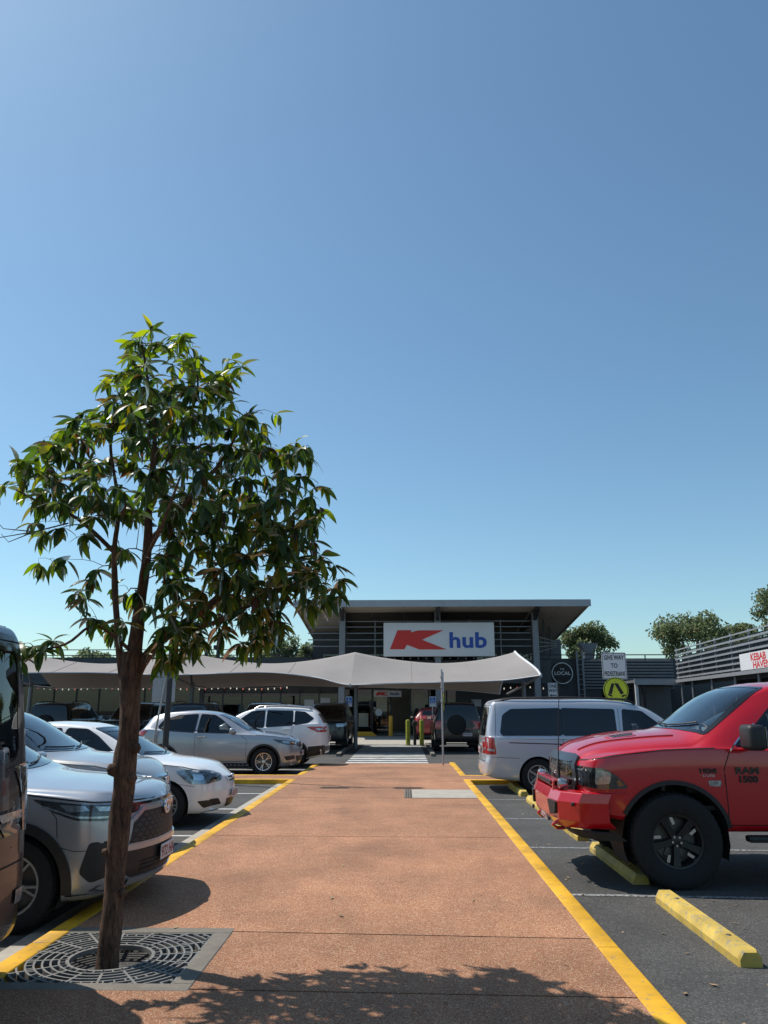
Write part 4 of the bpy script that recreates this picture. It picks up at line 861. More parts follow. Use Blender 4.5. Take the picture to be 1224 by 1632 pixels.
M_STOP = worn('yellow_stop_paint', (.62, .43, .085), (.34, .30, .20), .42, 16)
M_LINE = worn('white_line_paint', (.62, .62, .60), (.08, .08, .08), .40, 40)
M_LINEF = worn('faded_line_paint', (.34, .34, .34), (.07, .07, .07), .48, 30)
M_JOINT = mat('joint_filler', (.05, .03, .022), .95)

PL, PR = -2.62, 1.46                                       # path edges
g = MB(); g.add([(-700, -200, -.02), (700, -200, -.02), (700, 1400, -.02), (-700, 1400, -.02)], [(0, 1, 2, 3)]); tag(g.build('ground', M_FAR), kind='structure')
g = MB(); g.add([(-60, -25, 0), (60, -25, 0), (60, 60, 0), (-60, 60, 0)], [(0, 1, 2, 3)]); asphalt = tag(g.build('car_park', M_ASP), kind='structure')
path = bpy.data.objects.new('path', None); link(path); tag(path, kind='structure')
bed = MB(); bed.box(PL + .001, PR - .001, -8, 5.04, -.1, .086); bed.box(PL + .001, PR - .001, 6.2, 21.9, -.1, .086); bed.box(-1.33, PR - .001, 5.04, 6.2, -.1, .0861); bed.build('joint_bed', M_JOINT, path)
ys = [-6.5, -3.6, -.7, 1.0, 2.55, 3.75, (4.99, 4.93), (6.17, 6.07), (10.46, 10.43), (14.7, 14.68), (18.66, 18.6), 21.9]
ys = [y if isinstance(y, tuple) else (y, y) for y in ys]
GX0, GX1, GY0, GY1 = -2.60, -1.27, 4.97, 6.28
for i in range(len(ys) - 1):
    (a0, a1), (b0, b1) = ys[i], ys[i + 1]; j = .009
    def yl(p, x): return p[0] + (p[1] - p[0]) * (x - (-.7)) / 2.2
    def slab(x0, x1, ya=None, yb=None):
        q = [(x0, (yl(ys[i], x0) + j) if ya is None else ya), (x1, (yl(ys[i], x1) + j) if ya is None else ya), (x1, (yl(ys[i + 1], x1) - j) if yb is None else yb), (x0, (yl(ys[i + 1], x0) - j) if yb is None else yb)]
        m = MB(); m.prism(q, 'z', -.09, .10); m.build('paving_slab', M_AGG, path)
    x1 = PR - .15; x0 = PL + .15
    if i == 6:                                               # the slab beside the tree pit
        slab(GX1 + .004, x1)
    elif i == 9:
        slab(x0, .12); slab(.12 + .002, x1, 16.16)            # pale panel sits in front of this piece
    else: slab(x0, x1)
m = MB(); m.box(.125, PR - .152, 14.72, 16.15, -.09, .104); m.build('concrete_panel', M_CONC, path)
m = MB(); m.box(-.02, .115, 14.74, 16.14, .085, .106)
for a in range(3):
    for b in range(24): m.lathe([(0, .113), (.014, .113), (.018, .106)], 6, 'z', (.013 + a * .042, 14.78 + b * .058, 0))
m.build('tactile_strip', M_CONCD, path)
# ramp down to the crossing
m = MB(); m.add([(PL, 21.91, .10), (PR, 21.91, .10), (PR, 24.7, .012), (PL, 24.7, .012), (PL, 21.91, -.05), (PR, 21.91, -.05), (PR, 24.7, -.05), (PL, 24.7, -.05)], [(0, 1, 2, 3), (0, 4, 5, 1), (1, 5, 6, 2), (2, 6, 7, 3), (3, 7, 4, 0)]); m.build('paving_ramp', M_AGG, path)
# side islands of the path
for xa, xb_, nm in ((-16, PL + .148, 'L'), (PR - .148, 16, 'R')):
    m = MB(); m.box(xa, xb_, 18.42, 19.38, -.05, .098); m.build('paving_island', M_AGG, path)
# kerbs: painted yellow, each run is a row of kerb stones
def kerb_run(x0, x1, y0, y1, n, axis):
    k = bpy.data.objects.new('kerb', None); link(k); tag(k, kind='structure')
    for i in range(n):
        m = MB()
        if axis == 'y': a, b = lerp(y0, y1, i / n), lerp(y0, y1, (i + 1) / n); m.bevbox(x0, x1, a + .003, b - .003, -.1, .1035, .012, 2)
        else: a, b = lerp(x0, x1, i / n), lerp(x0, x1, (i + 1) / n); m.bevbox(a + .003, b - .003, y0, y1, -.1, .1035, .012, 2)
        m.build('kerb_stone', M_YEL, k, ang=50)
kerb_run(PR - .15, PR, -6.5, 18.26, 12, 'y'); kerb_run(PL, PL + .15, -6.5, 18.26, 12, 'y')
kerb_run(PR - .15, PR, 19.56, 23.9, 3, 'y'); kerb_run(PL, PL + .15, 19.56, 23.2, 3, 'y')
kerb_run(PR - .15, 15.8, 18.27, 18.415, 8, 'x'); kerb_run(PR - .148, 15.8, 19.39, 19.53, 8, 'x')
kerb_run(-15.8, PL + .15, 18.27, 18.415, 8, 'x'); kerb_run(-15.8, PL + .148, 19.39, 19.53, 8, 'x')
for i in range(9):                                        # concrete channel along the left kerb
    m = MB(); a = -6.5 + i * 2.75; m.box(PL - .26, PL - .002, a + .004, a + 2.746, -.05, .012); m.build('gutter_slab', M_CONC, path)
# painted lines
def line(name, x0, x1, y0, y1, m, z=.004, sk=0):
    q = MB(); q.add([(x0, y0, z), (x1, y0 + sk, z), (x1, y1 + sk, z), (x0, y1, z)], [(0, 1, 2, 3)]); q.build(name, m, asphalt)
for y in (2.7, 7.86, 10.34, 12.88, 15.42): line('bay_line', PR + .02, 6.8, y - .035, y + .035, M_LINEF, sk=-.28)
for y in (2.9, 5.75, 8.72, 11.1, 13.9, 16.3): line('bay_line', -7.6, PL - .02, y - .045, y + .045, M_LINE)
for y in (22.35,): line('bay_line', -8.2, PL - .02, y - .045, y + .045, M_LINE)
for i in range(13): line('crossing_stripe', -1.85, .72, 24.95 + i * .93, 25.42 + i * .93, M_LINE)
for x in (-2.35, .98): 
    q = MB(); q.box(x - .07, x + .07, 28.2, 36.6, 0, .10); tag(q.build('kerb', M_CONCD), kind='structure')
m = MB(); m.box(-14, 6, 37.6, 46.5, -.05, .05); tag(m.build('forecourt', M_CONC), kind='structure')
m = MB(); m.add([(-2.3, 36.9, .008), (.95, 36.9, .008), (.95, 37.6, .05), (-2.3, 37.6, .05)], [(0, 1, 2, 3)]); m.build('kerb_ramp', M_CONC, asphalt)
# wheel stops
def wheel_stop(x, y0, y1, label):
    t = thing('wheel_stop', label, 'wheel stop', (x, (y0 + y1) / 2, 0)); L2 = (y1 - y0) / 2
    m = MB(); pr = [(-.085, 0), (-.085, .05), (-.05, .105), (.05, .105), (.085, .05), (.085, 0)]
    st = [(-L2, .86), (-L2 + .015, .95), (-L2 + .03, 1), (L2 - .03, 1), (L2 - .015, .95), (L2, .86)]
    v = [(a * s, y, b * s) for y, s in st for a, b in pr]; n = len(pr); f = [(i * n + k, i * n + (k + 1) % n, (i + 1) * n + (k + 1) % n, (i + 1) * n + k) for i in range(len(st) - 1) for k in range(n)] + [tuple(range(n)), tuple(range(5 * n, 6 * n))]
    m.add(v, f); m.build('concrete_bar', M_STOP, t, ang=30)
    for y in (-L2 * .6, L2 * .6):
        b = MB(); b.lathe([(0, .109), (.018, .109), (.022, .104)], 10, 'z', (0, y, 0)); b.build('anchor_bolt', M_DISC, t)
for y0, y1, lb in ((5.82, 7.62, 'fully visible yellow concrete wheel stop in the empty bay next to the red pickup'), (8.3, 10.15, 'yellow concrete wheel stop under the red pickup\'s front wheels'), (10.85, 12.65, 'yellow concrete wheel stop just past the red pickup\'s bull bar'), (13.4, 15.2, 'yellow concrete wheel stop in the empty bay before the silver van'), (15.95, 17.75, 'shaded yellow wheel stop behind the silver van\'s rear wheel'), (20.2, 21.9, 'yellow wheel stop beyond the paved island, past the silver van')):
    wheel_stop(2.32, y0, y1, lb)
# litter of dry leaves on the asphalt and path
M_DRY = mat('dry_leaf', (.30, .20, .10), .8, var=.4, scale=5)
lf = MB()
for i in range(150):
    if i < 95: x, y, z = random.uniform(1.55, 2.9) + .2 * random.random(), random.uniform(4.3, 18), .006
    elif i < 125: x, y, z = random.uniform(-2.3, 1.2), random.uniform(4.2, 17), .106
    else: x, y, z = random.uniform(-3.2, -2.7), random.uniform(4.5, 18), .006
    a = random.uniform(0, 6.3); l = random.uniform(.012, .04); w = l * random.uniform(.25, .45); ca, sa = math.cos(a), math.sin(a)
    lf.add([(x + u * ca - v_ * sa, y + u * sa + v_ * ca, z + h) for u, v_, h in ((-l, 0, 0), (0, -w, .004), (l, 0, .010), (0, w, .004))], [(0, 1, 2), (0, 2, 3)])
tag(lf.build('leaf_litter', M_DRY), 'scattered small dry leaves lying on the asphalt beside the kerb', 'leaf litter', kind='stuff')

# ------------------------------------------------------------------ tree grate
M_GRATE = mat('grate_steel', (.19, .185, .175), .6, .35, var=.25, scale=20)
M_SOIL = mat('soil', (.028, .021, .016), .95, var=.5, scale=30, bump=.8, bscale=40)
gc = (-1.95, 5.60); gt = thing('tree_grate', 'square steel tree grate with concentric rings in a concrete frame', 'tree grate', (gc[0], gc[1], 0))
gx0, gx1, gy0, gy1 = GX0 - gc[0], GX1 - gc[0], GY0 - gc[1], GY1 - gc[1]; fb = .125
for nm, b in (('frame', (gx0, gx1, gy0, gy0 + fb)), ('frame', (gx0, gx1, gy1 - fb, gy1)), ('frame', (gx0, gx0 + .07, gy0 + fb, gy1 - fb)), ('frame', (gx1 - fb, gx1, gy0 + fb, gy1 - fb))):
    m = MB(); m.bevbox(b[0], b[1], b[2], b[3], -.09, .1015, .006, 1); m.build('concrete_frame', M_CONCD, gt)
ix0, ix1, iy0, iy1 = gx0 + .07, gx1 - fb, gy0 + fb, gy1 - fb
m = MB(); m.add([(ix0, iy0, -.02), (ix1, iy0, -.02), (ix1, iy1, -.02), (ix0, iy1, -.02)], [(0, 1, 2, 3)]); m.build('soil', M_SOIL, gt)
inside = lambda x, y: ix0 + .004 < x < ix1 - .004 and iy0 + .004 < y < iy1 - .004
ZT, ZB = .096, .066
def ring(r, w):
    m = MB(); N = 96; runs = []; run = [inside(r * math.cos(2 * math.pi * k / N), r * math.sin(2 * math.pi * k / N)) for k in range(N)]
    for k in range(N):
        k2 = (k + 1) % N
        if run[k] and run[k2]:
            v = [((r + d) * math.cos(2 * math.pi * q / N), (r + d) * math.sin(2 * math.pi * q / N), z) for q in (k, k + 1) for d, z in ((-w, ZT), (w, ZT), (w, ZB), (-w, ZB))]
            m.add(v, [(0, 1, 5, 4), (1, 2, 6, 5), (3, 0, 4, 7)])
        elif m.v: runs.append(m); m = MB()
    if m.v:
        if runs and run[0] and run[-1]: runs[0].add(m.v, m.f)
        else: runs.append(m)
    for q in runs:
        o = q.build('ring', M_GRATE, gt); bm = bmesh.new(); bm.from_mesh(o.data); bmesh.ops.remove_doubles(bm, verts=bm.verts[:], dist=.0005); bm.to_mesh(o.data); bm.free()
RS = [.27 + .050 * k for k in range(13)]
for i, r in enumerate(RS): ring(r, .011 if i == 0 else .0062)
def spoke(a, r0, r1, w=.006):
    c, s_ = math.cos(a), math.sin(a); rr = r0
    while rr < r1 and inside(rr * c, rr * s_): rr += .005
    if rr - r0 < .03: return
    m = MB(); v = [(q * c - d * s_, q * s_ + d * c, z) for q in (r0, rr) for d, z in ((-w, ZT + .0008), (w, ZT + .0008), (w, ZB), (-w, ZB))]
    m.add(v, [(0, 1, 5, 4), (1, 2, 6, 5), (3, 0, 4, 7), (4, 5, 6, 7)]); m.build('spoke', M_GRATE, gt)
for k in range(16): spoke(2 * math.pi * (k + .5) / 16, .27, 1.0, .008)
for i in range(0, 11):
    n = 16 + 16 * (1 + i // 3)
    for k in range(n):
        a = 2 * math.pi * (k + (.5 if i % 2 else 0)) / n
        if i in (0, 4, 8): spoke(a, RS[i], RS[i + 1] if i + 1 < len(RS) else RS[i] + .05, .005)
m = MB(); m.box(ix0, ix1, iy0, iy0 + .012, ZB, ZT); m.box(ix0, ix1, iy1 - .012, iy1, ZB, ZT); m.box(ix0, ix0 + .012, iy0 + .012, iy1 - .012, ZB, ZT); m.box(ix1 - .012, ix1, iy0 + .012, iy1 - .012, ZB, ZT); m.build('edge_bar', M_GRATE, gt)
# ------------------------------------------------------------------ buildings, sails, signs
def part(t, mb, name, m, ang=None, sub=None):
    if sub is not None: o = mb.build(name, m, sub, ang=ang); o.location = Vector((0, 0, 0)); return o
    return mb.build(name, m, t, loc=-Vector(t.location), ang=ang)
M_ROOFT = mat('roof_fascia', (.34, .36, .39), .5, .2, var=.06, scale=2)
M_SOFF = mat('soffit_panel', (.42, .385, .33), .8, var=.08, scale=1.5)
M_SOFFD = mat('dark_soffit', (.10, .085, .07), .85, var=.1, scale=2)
M_STEEL = mat('grey_steel', (.20, .21, .23), .5, .4, var=.1, scale=4); M_DSTEEL = mat('dark_steel', (.035, .037, .042), .5, .3, var=.15, scale=5)
M_GALV = mat('galvanised', (.38, .39, .40), .42, .7, var=.18, scale=14)
M_CLAD = mat('charcoal_cladding', (.055, .06, .068), .65, .1, var=.15, scale=2); M_CLADL = mat('grey_cladding', (.15, .16, .175), .65, .1, var=.1, scale=2)
M_SIGNW = mat('sign_white', (.66, .66, .68), .5, var=.03, scale=2); M_KRED = mat('logo_red', (.62, .025, .02), .45); M_KBLU = mat('logo_blue', (.015, .07, .36), .45)
M_SHOPG = glass('shop_glass', (.22, .24, .25)); M_CREAM = mat('shop_wall', (.42, .37, .28), .8, var=.15, scale=1.2)
M_LOUV = mat('louvre_aluminium', (.40, .41, .43), .45, .5, var=.08, scale=5)
M_BLKP = mat('black_print', (.012, .012, .012), .6); M_WHP = mat('white_print', (.7, .7, .7), .6)
M_SIGNB = mat('sign_back', (.36, .37, .39), .5, .4, var=.12, scale=9); M_FLUO = mat('fluoro_yellow', (.55, .62, .03), .5, var=.05, scale=6)
M_REDP = mat('red_print', (.55, .03, .03), .6); M_BLUP = mat('blue_print', (.03, .14, .45), .5)
def sail_mat():
    m, nt, b = _new('sail_fabric'); N = nt.nodes.new; K = nt.links.new; nt.nodes.remove(b); out = nt.nodes['Material Output']
    tc = N('ShaderNodeTexCoord'); n = N('ShaderNodeTexNoise'); n.inputs['Scale'].default_value = 1.1; n.inputs['Detail'].default_value = 6; K(tc.outputs['Object'], n.inputs['Vector'])
    mx = N('ShaderNodeMix'); mx.data_type = 'RGBA'; mx.inputs[6].default_value = (.28, .258, .25, 1); mx.inputs[7].default_value = (.35, .325, .31, 1); K(n.outputs[0], mx.inputs[0])
    d = N('ShaderNodeBsdfDiffuse'); t = N('ShaderNodeBsdfTranslucent'); x = N('ShaderNodeMixShader'); x.inputs[0].default_value = .05
    t.inputs[0].default_value = (.22, .16, .12, 1)
    K(mx.outputs[2], d.inputs[0]); K(d.outputs[0], x.inputs[1]); K(t.outputs[0], x.inputs[2]); K(x.outputs[0], out.inputs[0]); return m
M_SAIL = sail_mat()

# -- entrance building: raking roof on columns, louvres, signboard, glazed shopfront
eb = thing('entrance_building', 'shopping centre entrance with wide fly-up roof on tall columns', 'building', (2, 46, 0))
RX0, RX1 = -6.2, 10.35; zr = lambda y: 7.30 - (y - 43) * .105
m = MB(); m.prism([(43, zr(43) + .02), (57, zr(57) + .02), (57, zr(57) + .14), (43, zr(43) + .14)], 'x', RX0 + .01, RX1 - .01); part(eb, m, 'roof', M_ROOFT)
m = MB(); m.box(RX0 - .02, RX1 + .02, 42.93, 43.0, 7.10, 7.48); part(eb, m, 'fascia', M_ROOFT)
for x in (RX0, RX1):
    m = MB(); m.prism([(43.0, 7.20), (57, zr(57) - .10), (57, zr(57) + .15), (43.0, 7.47)], 'x', x - .03, x + .03); part(eb, m, 'side_fascia', M_SOFF)
xs_ = [RX0 + .05, -5.0, -3.75, -1.9, 0, 1.9, 3.8, 5.6, 7.3, 8.8, RX1 - .05]; yb_ = [43.02, 45.2, 47.6, 50.2, 53.0, 56.8]
for i in range(len(xs_) - 1):
    for j in range(len(yb_) - 1):
        a, b, c_, d_ = xs_[i] + .012, xs_[i + 1] - .012, yb_[j] + .012, yb_[j + 1] - .012
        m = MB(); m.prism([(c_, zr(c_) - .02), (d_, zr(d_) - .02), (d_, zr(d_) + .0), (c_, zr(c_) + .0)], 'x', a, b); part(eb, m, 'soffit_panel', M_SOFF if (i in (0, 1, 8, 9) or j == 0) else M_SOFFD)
for x in (-3.56, 1.92, 7.5):
    m = MB(); m.bevbox(x - .17, x + .17, 44.5, 44.85, 0, 7.0, .03); part(eb, m, 'column', M_STEEL)
    m = MB(); m.prism([(43.2, 7.18), (43.2, 7.0), (44.6, 6.45), (44.75, 6.45), (50, 6.3), (50, 6.55)], 'x', x - .1, x + .1); part(eb, m, 'roof_bracket', M_DSTEEL)
for z in (5.05, 5.42, 5.80, 6.16, 6.48):
    for x0, x1 in ((-3.38, 1.74), (2.1, 7.32), (-5.6, -3.74)):
        m = MB(); m.prism([(45.0, z), (45.16, z + .03), (45.16, z + .08), (45.0, z + .05)], 'x', x0, x1); part(eb, m, 'louvre_blade', M_STEEL)
for x in (-1.7, .2, 3.8, 5.6): 
    m = MB(); m.box(x - .03, x + .03, 45.18, 45.25, 4.5, 6.6); part(eb, m, 'louvre_post', M_STEEL)
m = MB(); m.box(-5.9, 8.4, 50.0, 50.3, 3.2, 6.4); part(eb, m, 'upper_wall', M_CLAD)
for x in (-5.2, -3.0, -.8, 1.6, 4.0, 6.2):
    m = MB(); m.box(x, x + 1.9, 49.93, 49.97, 4.35, 4.95); part(eb, m, 'clerestory_pane', M_SHOPG)
m = MB(); m.box(-6.0, 8.45, 45.6, 50.0, 3.15, 3.4); part(eb, m, 'canopy', M_CLAD)
m = MB(); m.box(-6.0, 8.45, 45.45, 45.58, 3.0, 4.3); part(eb, m, 'canopy_fascia', M_CLAD)
for i in range(15):                                      # small lamps under the signboard
    m = MB(); m.lathe([(.03, .05), (.05, 0), (.02, -.03), (0, -.03)], 8, 'z', (-1.0 + i * .45, 44.5, 4.34)); part(eb, m, 'downlight', M_GALV)
# shopfront
for x0, x1, mm_, nm in ((-12.8, -4.2, M_CLAD, 'wall'), (3.2, 8.45, M_CLAD, 'wall')):
    m = MB(); m.box(x0, x1, 49.0, 49.3, .0, 3.15); part(eb, m, nm, mm_)
m = MB(); m.box(-4.2, 3.2, 49.0, 49.3, 2.75, 3.15); part(eb, m, 'bulkhead', M_CLAD)
for x in (-4.2, -3.05, -2.0, -.85, .35, 1.5, 2.6, 3.2): m = MB(); m.box(x - .045, x + .045, 49.02, 49.14, .05, 2.74); part(eb, m, 'mullion', M_DSTEEL)
for a, b in ((-4.15, -3.1), (-3.0, -2.05), (-1.95, -.9), (.4, 1.45), (1.55, 2.55), (2.65, 3.15)):
    m = MB(); m.box(a, b, 49.06, 49.09, .08, 2.72); part(eb, m, 'shop_pane', M_SHOPG)
for i in range(7):                                       # shop windows left of the doors
    x = -12.5 + i * 1.2
    m = MB(); m.box(x + .06, x + 1.12, 48.94, 48.97, 1.15, 2.45); part(eb, m, 'window_display', M_CREAM if i % 3 else M_SIGNB)
    m = MB(); m.box(x + .02, x + 1.16, 48.90, 48.92, .5, 2.5); part(eb, m, 'shop_pane', M_SHOPG)
    m = MB(); m.box(x - .04, x + .04, 48.86, 48.99, .2, 2.7); part(eb, m, 'mullion', M_DSTEEL)
for x, z in ((-5.9, 1.9), (-4.9, 2.0), (4.4, 1.9)): m = MB(); m.box(x - .3, x + .3, 48.80, 48.84, z - .2, z + .22); part(eb, m, 'notice_frame', M_SIGNB)
m = MB(); m.box(-6, 6, 55, 55.2, 0, 3.1); part(eb, m, 'shop_interior_wall', M_CREAM)
m = MB(); m.box(-6, 6, 49.3, 55, .0, .06); part(eb, m, 'shop_floor', M_CONC)
for a, b, z0, z1 in ((-1.75, -1.1, 1.4, 2.3), (.55, 1.25, 1.6, 2.5), (-2.85, -2.25, .5, 1.3)): m = MB(); m.box(a, b, 49.03, 49.045, z0, z1); part(eb, m, 'window_poster', M_CREAM)
m = MB(); m.lathe([(0, 0), (.22, 0), (.22, .02)], 20, 'y', (-1.6, 49.02, 1.35)); part(eb, m, 'round_sticker', M_SIGNW)
# right flank under the roof: mezzanine rails
for k in range(4):
    m = MB(); m.bar((7.75, 45.0, 4.75 + k * .28), (10.1, 52.0, 5.55 + k * .10), .05, .05); part(eb, m, 'brace_rail', M_DSTEEL)
for x, y in ((8.4, 47), (9.2, 49.4)): m = MB(); m.tube([(x, y, 4.8), (x, y, zr(y) - .03)], .04, 8); part(eb, m, 'hanger_rod', M_DSTEEL)
m = MB(); m.box(8.2, 10.6, 53, 53.2, 3.4, 6.1); part(eb, m, 'return_wall', M_CLADL)

def logo(t, x0, z0, W_, H_, y, mred, mblu, nm):
    """angular red letter K followed by the lower-case word, in the proportions of the signboard"""
    K = [(470, 197), (538, 197), (533, 208), (570, 198), (693, 198), (588, 243), (707, 289), (575, 289), (515, 267), (503, 288), (433, 288)]
    P = [(x0 + (a - 402) / 538 * W_, z0 + (322 - b) / 162 * H_) for a, b in K]
    m = MB(); m.prism(P, 'y', y - .02, y); part(t, m, 'red_letter', mred)
    s_ = W_ / 538; v, f = text2d('hub', 108 * s_, 3.0 * s_, 'LEFT', 1.03)
    xs2 = [p[0] for p in v]; k = 181 * s_ / (max(xs2) - min(xs2)); mnx = min(xs2); zs = [p[1] for p in v]; kz = 76 / 162 * H_ / (max(zs) - min(zs))
    o = mobj(nm, [(x0 + (722 - 402) * s_ + (a - mnx) * k, y - .02, z0 + (322 - 283) / 162 * H_ + (b - min(zs)) * kz) for a, b in v], f, mblu, t, loc=-Vector(t.location))
    sd = o.modifiers.new('thick', 'SOLIDIFY'); sd.thickness = .018
sb = thing('sign_board', 'large white signboard with red K and blue word hub under the fly-up roof', 'sign', (2, 44.3, 4.45))
m = MB(); m.bevbox(-1.18, 5.12, 44.28, 44.46, 4.45, 6.36, .03); part(sb, m, 'panel', M_SIGNW, 40)
logo(sb, -1.18, 4.45, 6.30, 1.91, 44.275, M_KRED, M_KBLU, 'blue_lettering')
for x in (-.6, 4.5): m = MB(); m.box(x - .05, x + .05, 44.46, 44.52, 4.6, 6.2); part(sb, m, 'fixing_rail', M_STEEL)
s2 = thing('shop_sign', 'small signboard with K and hub above the glass entrance doors', 'sign', (-1.1, 48.95, 2.3))
m = MB(); m.bevbox(-1.9, -.2, 48.88, 48.98, 2.28, 2.66, .01); part(s2, m, 'panel', M_SIGNW)
logo(s2, -1.9, 2.28, 1.70, .38, 48.875, M_KRED, M_KBLU, 'blue_lettering')

# -- low buildings either side
lb = thing('low_building', 'long low charcoal building behind the shade sails, left of the entrance', 'building', (-20, 50, 0))
m = MB(); m.box(-45, -6.0, 49.6, 56, 3.0, 4.75); part(lb, m, 'parapet_wall', M_CLAD)
m = MB(); m.box(-45, -6.0, 47.2, 49.6, 3.0, 3.2); part(lb, m, 'awning', M_CLAD)
m = MB(); m.box(-45, -12.8, 49.62, 49.9, 0, 1.2); part(lb, m, 'lower_wall', M_CLAD)
m = MB(); m.box(-45, -12.8, 53.0, 53.2, 0, 3.0); part(lb, m, 'interior_wall', M_CREAM)
for i in range(22):
    x = -44 + i * 1.45
    m = MB(); m.box(x - .04, x + .04, 49.6, 49.7, 1.2, 3.0); part(lb, m, 'mullion', M_DSTEEL)
    m = MB(); m.box(x + .05, x + 1.40, 49.64, 49.67, 1.22, 2.98); part(lb, m, 'shop_pane', M_SHOPG)
for k in range(2): m = MB(); m.box(-45, -6.0, 49.5, 49.56, 4.85 + k * .35, 4.90 + k * .35); part(lb, m, 'roof_rail', M_DSTEEL)
for i in range(20): m = MB(); m.box(-44 + i * 2, -43.95 + i * 2, 49.5, 49.56, 4.7, 5.2); part(lb, m, 'rail_post', M_DSTEEL)
for x in (-29.5, -27.8, -12.2, -13.0):
    m = MB(); m.bevbox(x - .28, x + .28, 50.6, 51.2, 5.35, 5.6, .04); m.tube([(x, 50.9, 4.75), (x, 50.9, 5.35)], .12, 8); part(lb, m, 'roof_vent', M_DSTEEL, 40)
rb = thing('slatted_building', 'charcoal slatted building between the entrance and the louvred wing', 'building', (12, 50, 0))
m = MB(); m.box(8.5, 26, 49.3, 56, 0.0, 4.4); m.box(8.5, 17.2, 49.298, 56.1, 4.39, 4.62); part(rb, m, 'wall', M_CLAD)
for i in range(10):
    z = 2.75 + i * .185; m = MB(); m.prism([(49.16, z), (49.28, z + .02), (49.28, z + .12), (49.16, z + .10)], 'x', 11.2, 16.7); part(rb, m, 'wall_slat', M_CLADL)
m = MB(); m.box(8.5, 16.9, 49.1, 49.16, 4.80, 4.86); part(rb, m, 'roof_rail', M_DSTEEL)
for x in (9, 10.5, 12, 13.5, 15, 16.6): m = MB(); m.box(x - .03, x + .03, 49.1, 49.16, 4.5, 4.85); part(rb, m, 'rail_post', M_DSTEEL)
for x in (10.75, 11.1): m = MB(); m.box(x - .06, x + .06, 49.0, 49.12, 0, 5.1); part(rb, m, 'ladder_stile', M_STEEL)
for i in range(16): m = MB(); m.box(10.82, 11.03, 49.03, 49.09, .3 + i * .3, .34 + i * .3); part(rb, m, 'ladder_rung', M_STEEL)
m = MB(); m.box(13.4, 16.6, 46.2, 49.2, 3.05, 3.2); part(rb, m, 'porch_roof', M_CLADL)
m = MB(); m.box(13.35, 16.6, 46.1, 46.22, 2.92, 3.24); part(rb, m, 'porch_fascia', M_ROOFT)
for x in (13.5, 13.9): m = MB(); m.box(x - .08, x + .08, 46.25, 46.4, 0, 2.92); part(rb, m, 'porch_post', M_SIGNW if x < 13.6 else M_DSTEEL)
m = MB(); m.box(14.05, 16.3, 48.9, 49.0, .2, 2.9); part(rb, m, 'roller_door', M_CLADL)
m = MB(); m.box(12.2, 13.1, 49.0, 49.1, 2.2, 2.7); part(rb, m, 'window', M_SHOPG)
m = MB(); m.bevbox(11.9, 12.5, 52, 52.8, 4.6, 5.15, .03); m.prism([(12.0, 5.12), (12.4, 5.12), (12.85, 5.78), (11.6, 5.78)], 'y', 51.9, 52.9); part(rb, m, 'rooftop_unit', M_CLADL)
ls = thing('round_sign', 'round black sign with white ring reading THE LOCAL on charcoal wall', 'sign', (9.78, 49, 3.7))
m = MB(); m.lathe([(0, -.06), (.66, -.06), (.68, 0)], 40, 'y', (0, 0, 0)); m.build('disc', M_BLKP, ls)
m = MB(); m.lathe([(.60, -.061), (.60, -.072), (.655, -.072), (.655, -.061)], 40, 'y'); m.build('ring', M_WHP, ls)
lettering('lettering', 'LOCAL', .30, lambda a, b: (a, -.066, b - .10), M_WHP, ls, .006, sx=1.05); lettering('lettering', 'THE', .15, lambda a, b: (a, -.066, b + .20), M_WHP, ls, .002)

# -- louvred wing on the right, running towards the camera
def wing(y): return 12.03 + .082 * y
wb = thing('louvred_building', 'right-hand shop wing with a tall band of pale horizontal louvres', 'building', (15, 35, 0))
Y0, Y1 = 18.0, 46.0
for i in range(6):
    z = 3.32 + i * .255; m = MB()
    m.bar((wing(Y0), Y0, z), (wing(Y1), Y1, z), .05, .085); part(wb, m, 'louvre_blade', M_LOUV)
    m = MB(); m.bar((wing(Y0) + .09, Y0, z + .11), (wing(Y1) + .09, Y1, z + .11), .03, .05); part(wb, m, 'louvre_blade', M_DSTEEL)
for z in (4.86,): m = MB(); m.bar((wing(Y0), Y0, z), (wing(Y1), Y1, z), .05, .06); part(wb, m, 'top_rail', M_LOUV)
for i in range(12):
    y = 46 - i * 2.4; x = wing(y) + .06; m = MB(); m.box(x, x + .07, y - .04, y + .04, 3.2, 4.98); part(wb, m, 'louvre_post', M_LOUV)
m = MB(); m.add([(wing(Y0) + .35, Y0, 2.9), (wing(Y1) + .35, Y1, 2.9), (wing(Y1) + .35, Y1, 4.55), (wing(Y0) + .35, Y0, 4.55), (wing(Y0) + .6, Y0, 2.9), (wing(Y1) + .6, Y1, 2.9), (wing(Y1) + .6, Y1, 4.55), (wing(Y0) + .6, Y0, 4.55)], [(0, 1, 2, 3), (3, 2, 6, 7), (7, 6, 5, 4), (4, 5, 1, 0), (0, 3, 7, 4), (1, 5, 6, 2)]); part(wb, m, 'parapet_wall', M_CLAD)
m = MB(); m.bar((wing(Y0) - .05, Y0, 3.12), (wing(Y1) - .05, Y1, 3.12), .12, .16); part(wb, m, 'awning_edge', M_LOUV)
m = MB(); m.add([(wing(Y0), Y0, 3.06), (wing(Y1), Y1, 3.06), (wing(Y1) + 3.2, Y1, 3.16), (wing(Y0) + 3.2, Y0, 3.16)], [(0, 1, 2, 3)]); part(wb, m, 'awning', M_CLAD)
for y in (20, 25, 30, 33.5, 36.5, 40, 43.5, 45.7):
    m = MB(); m.tube([(wing(y) + .15, y, 0), (wing(y) + .15, y, 3.05)], .07, 10); part(wb, m, 'awning_post', M_STEEL, 40)
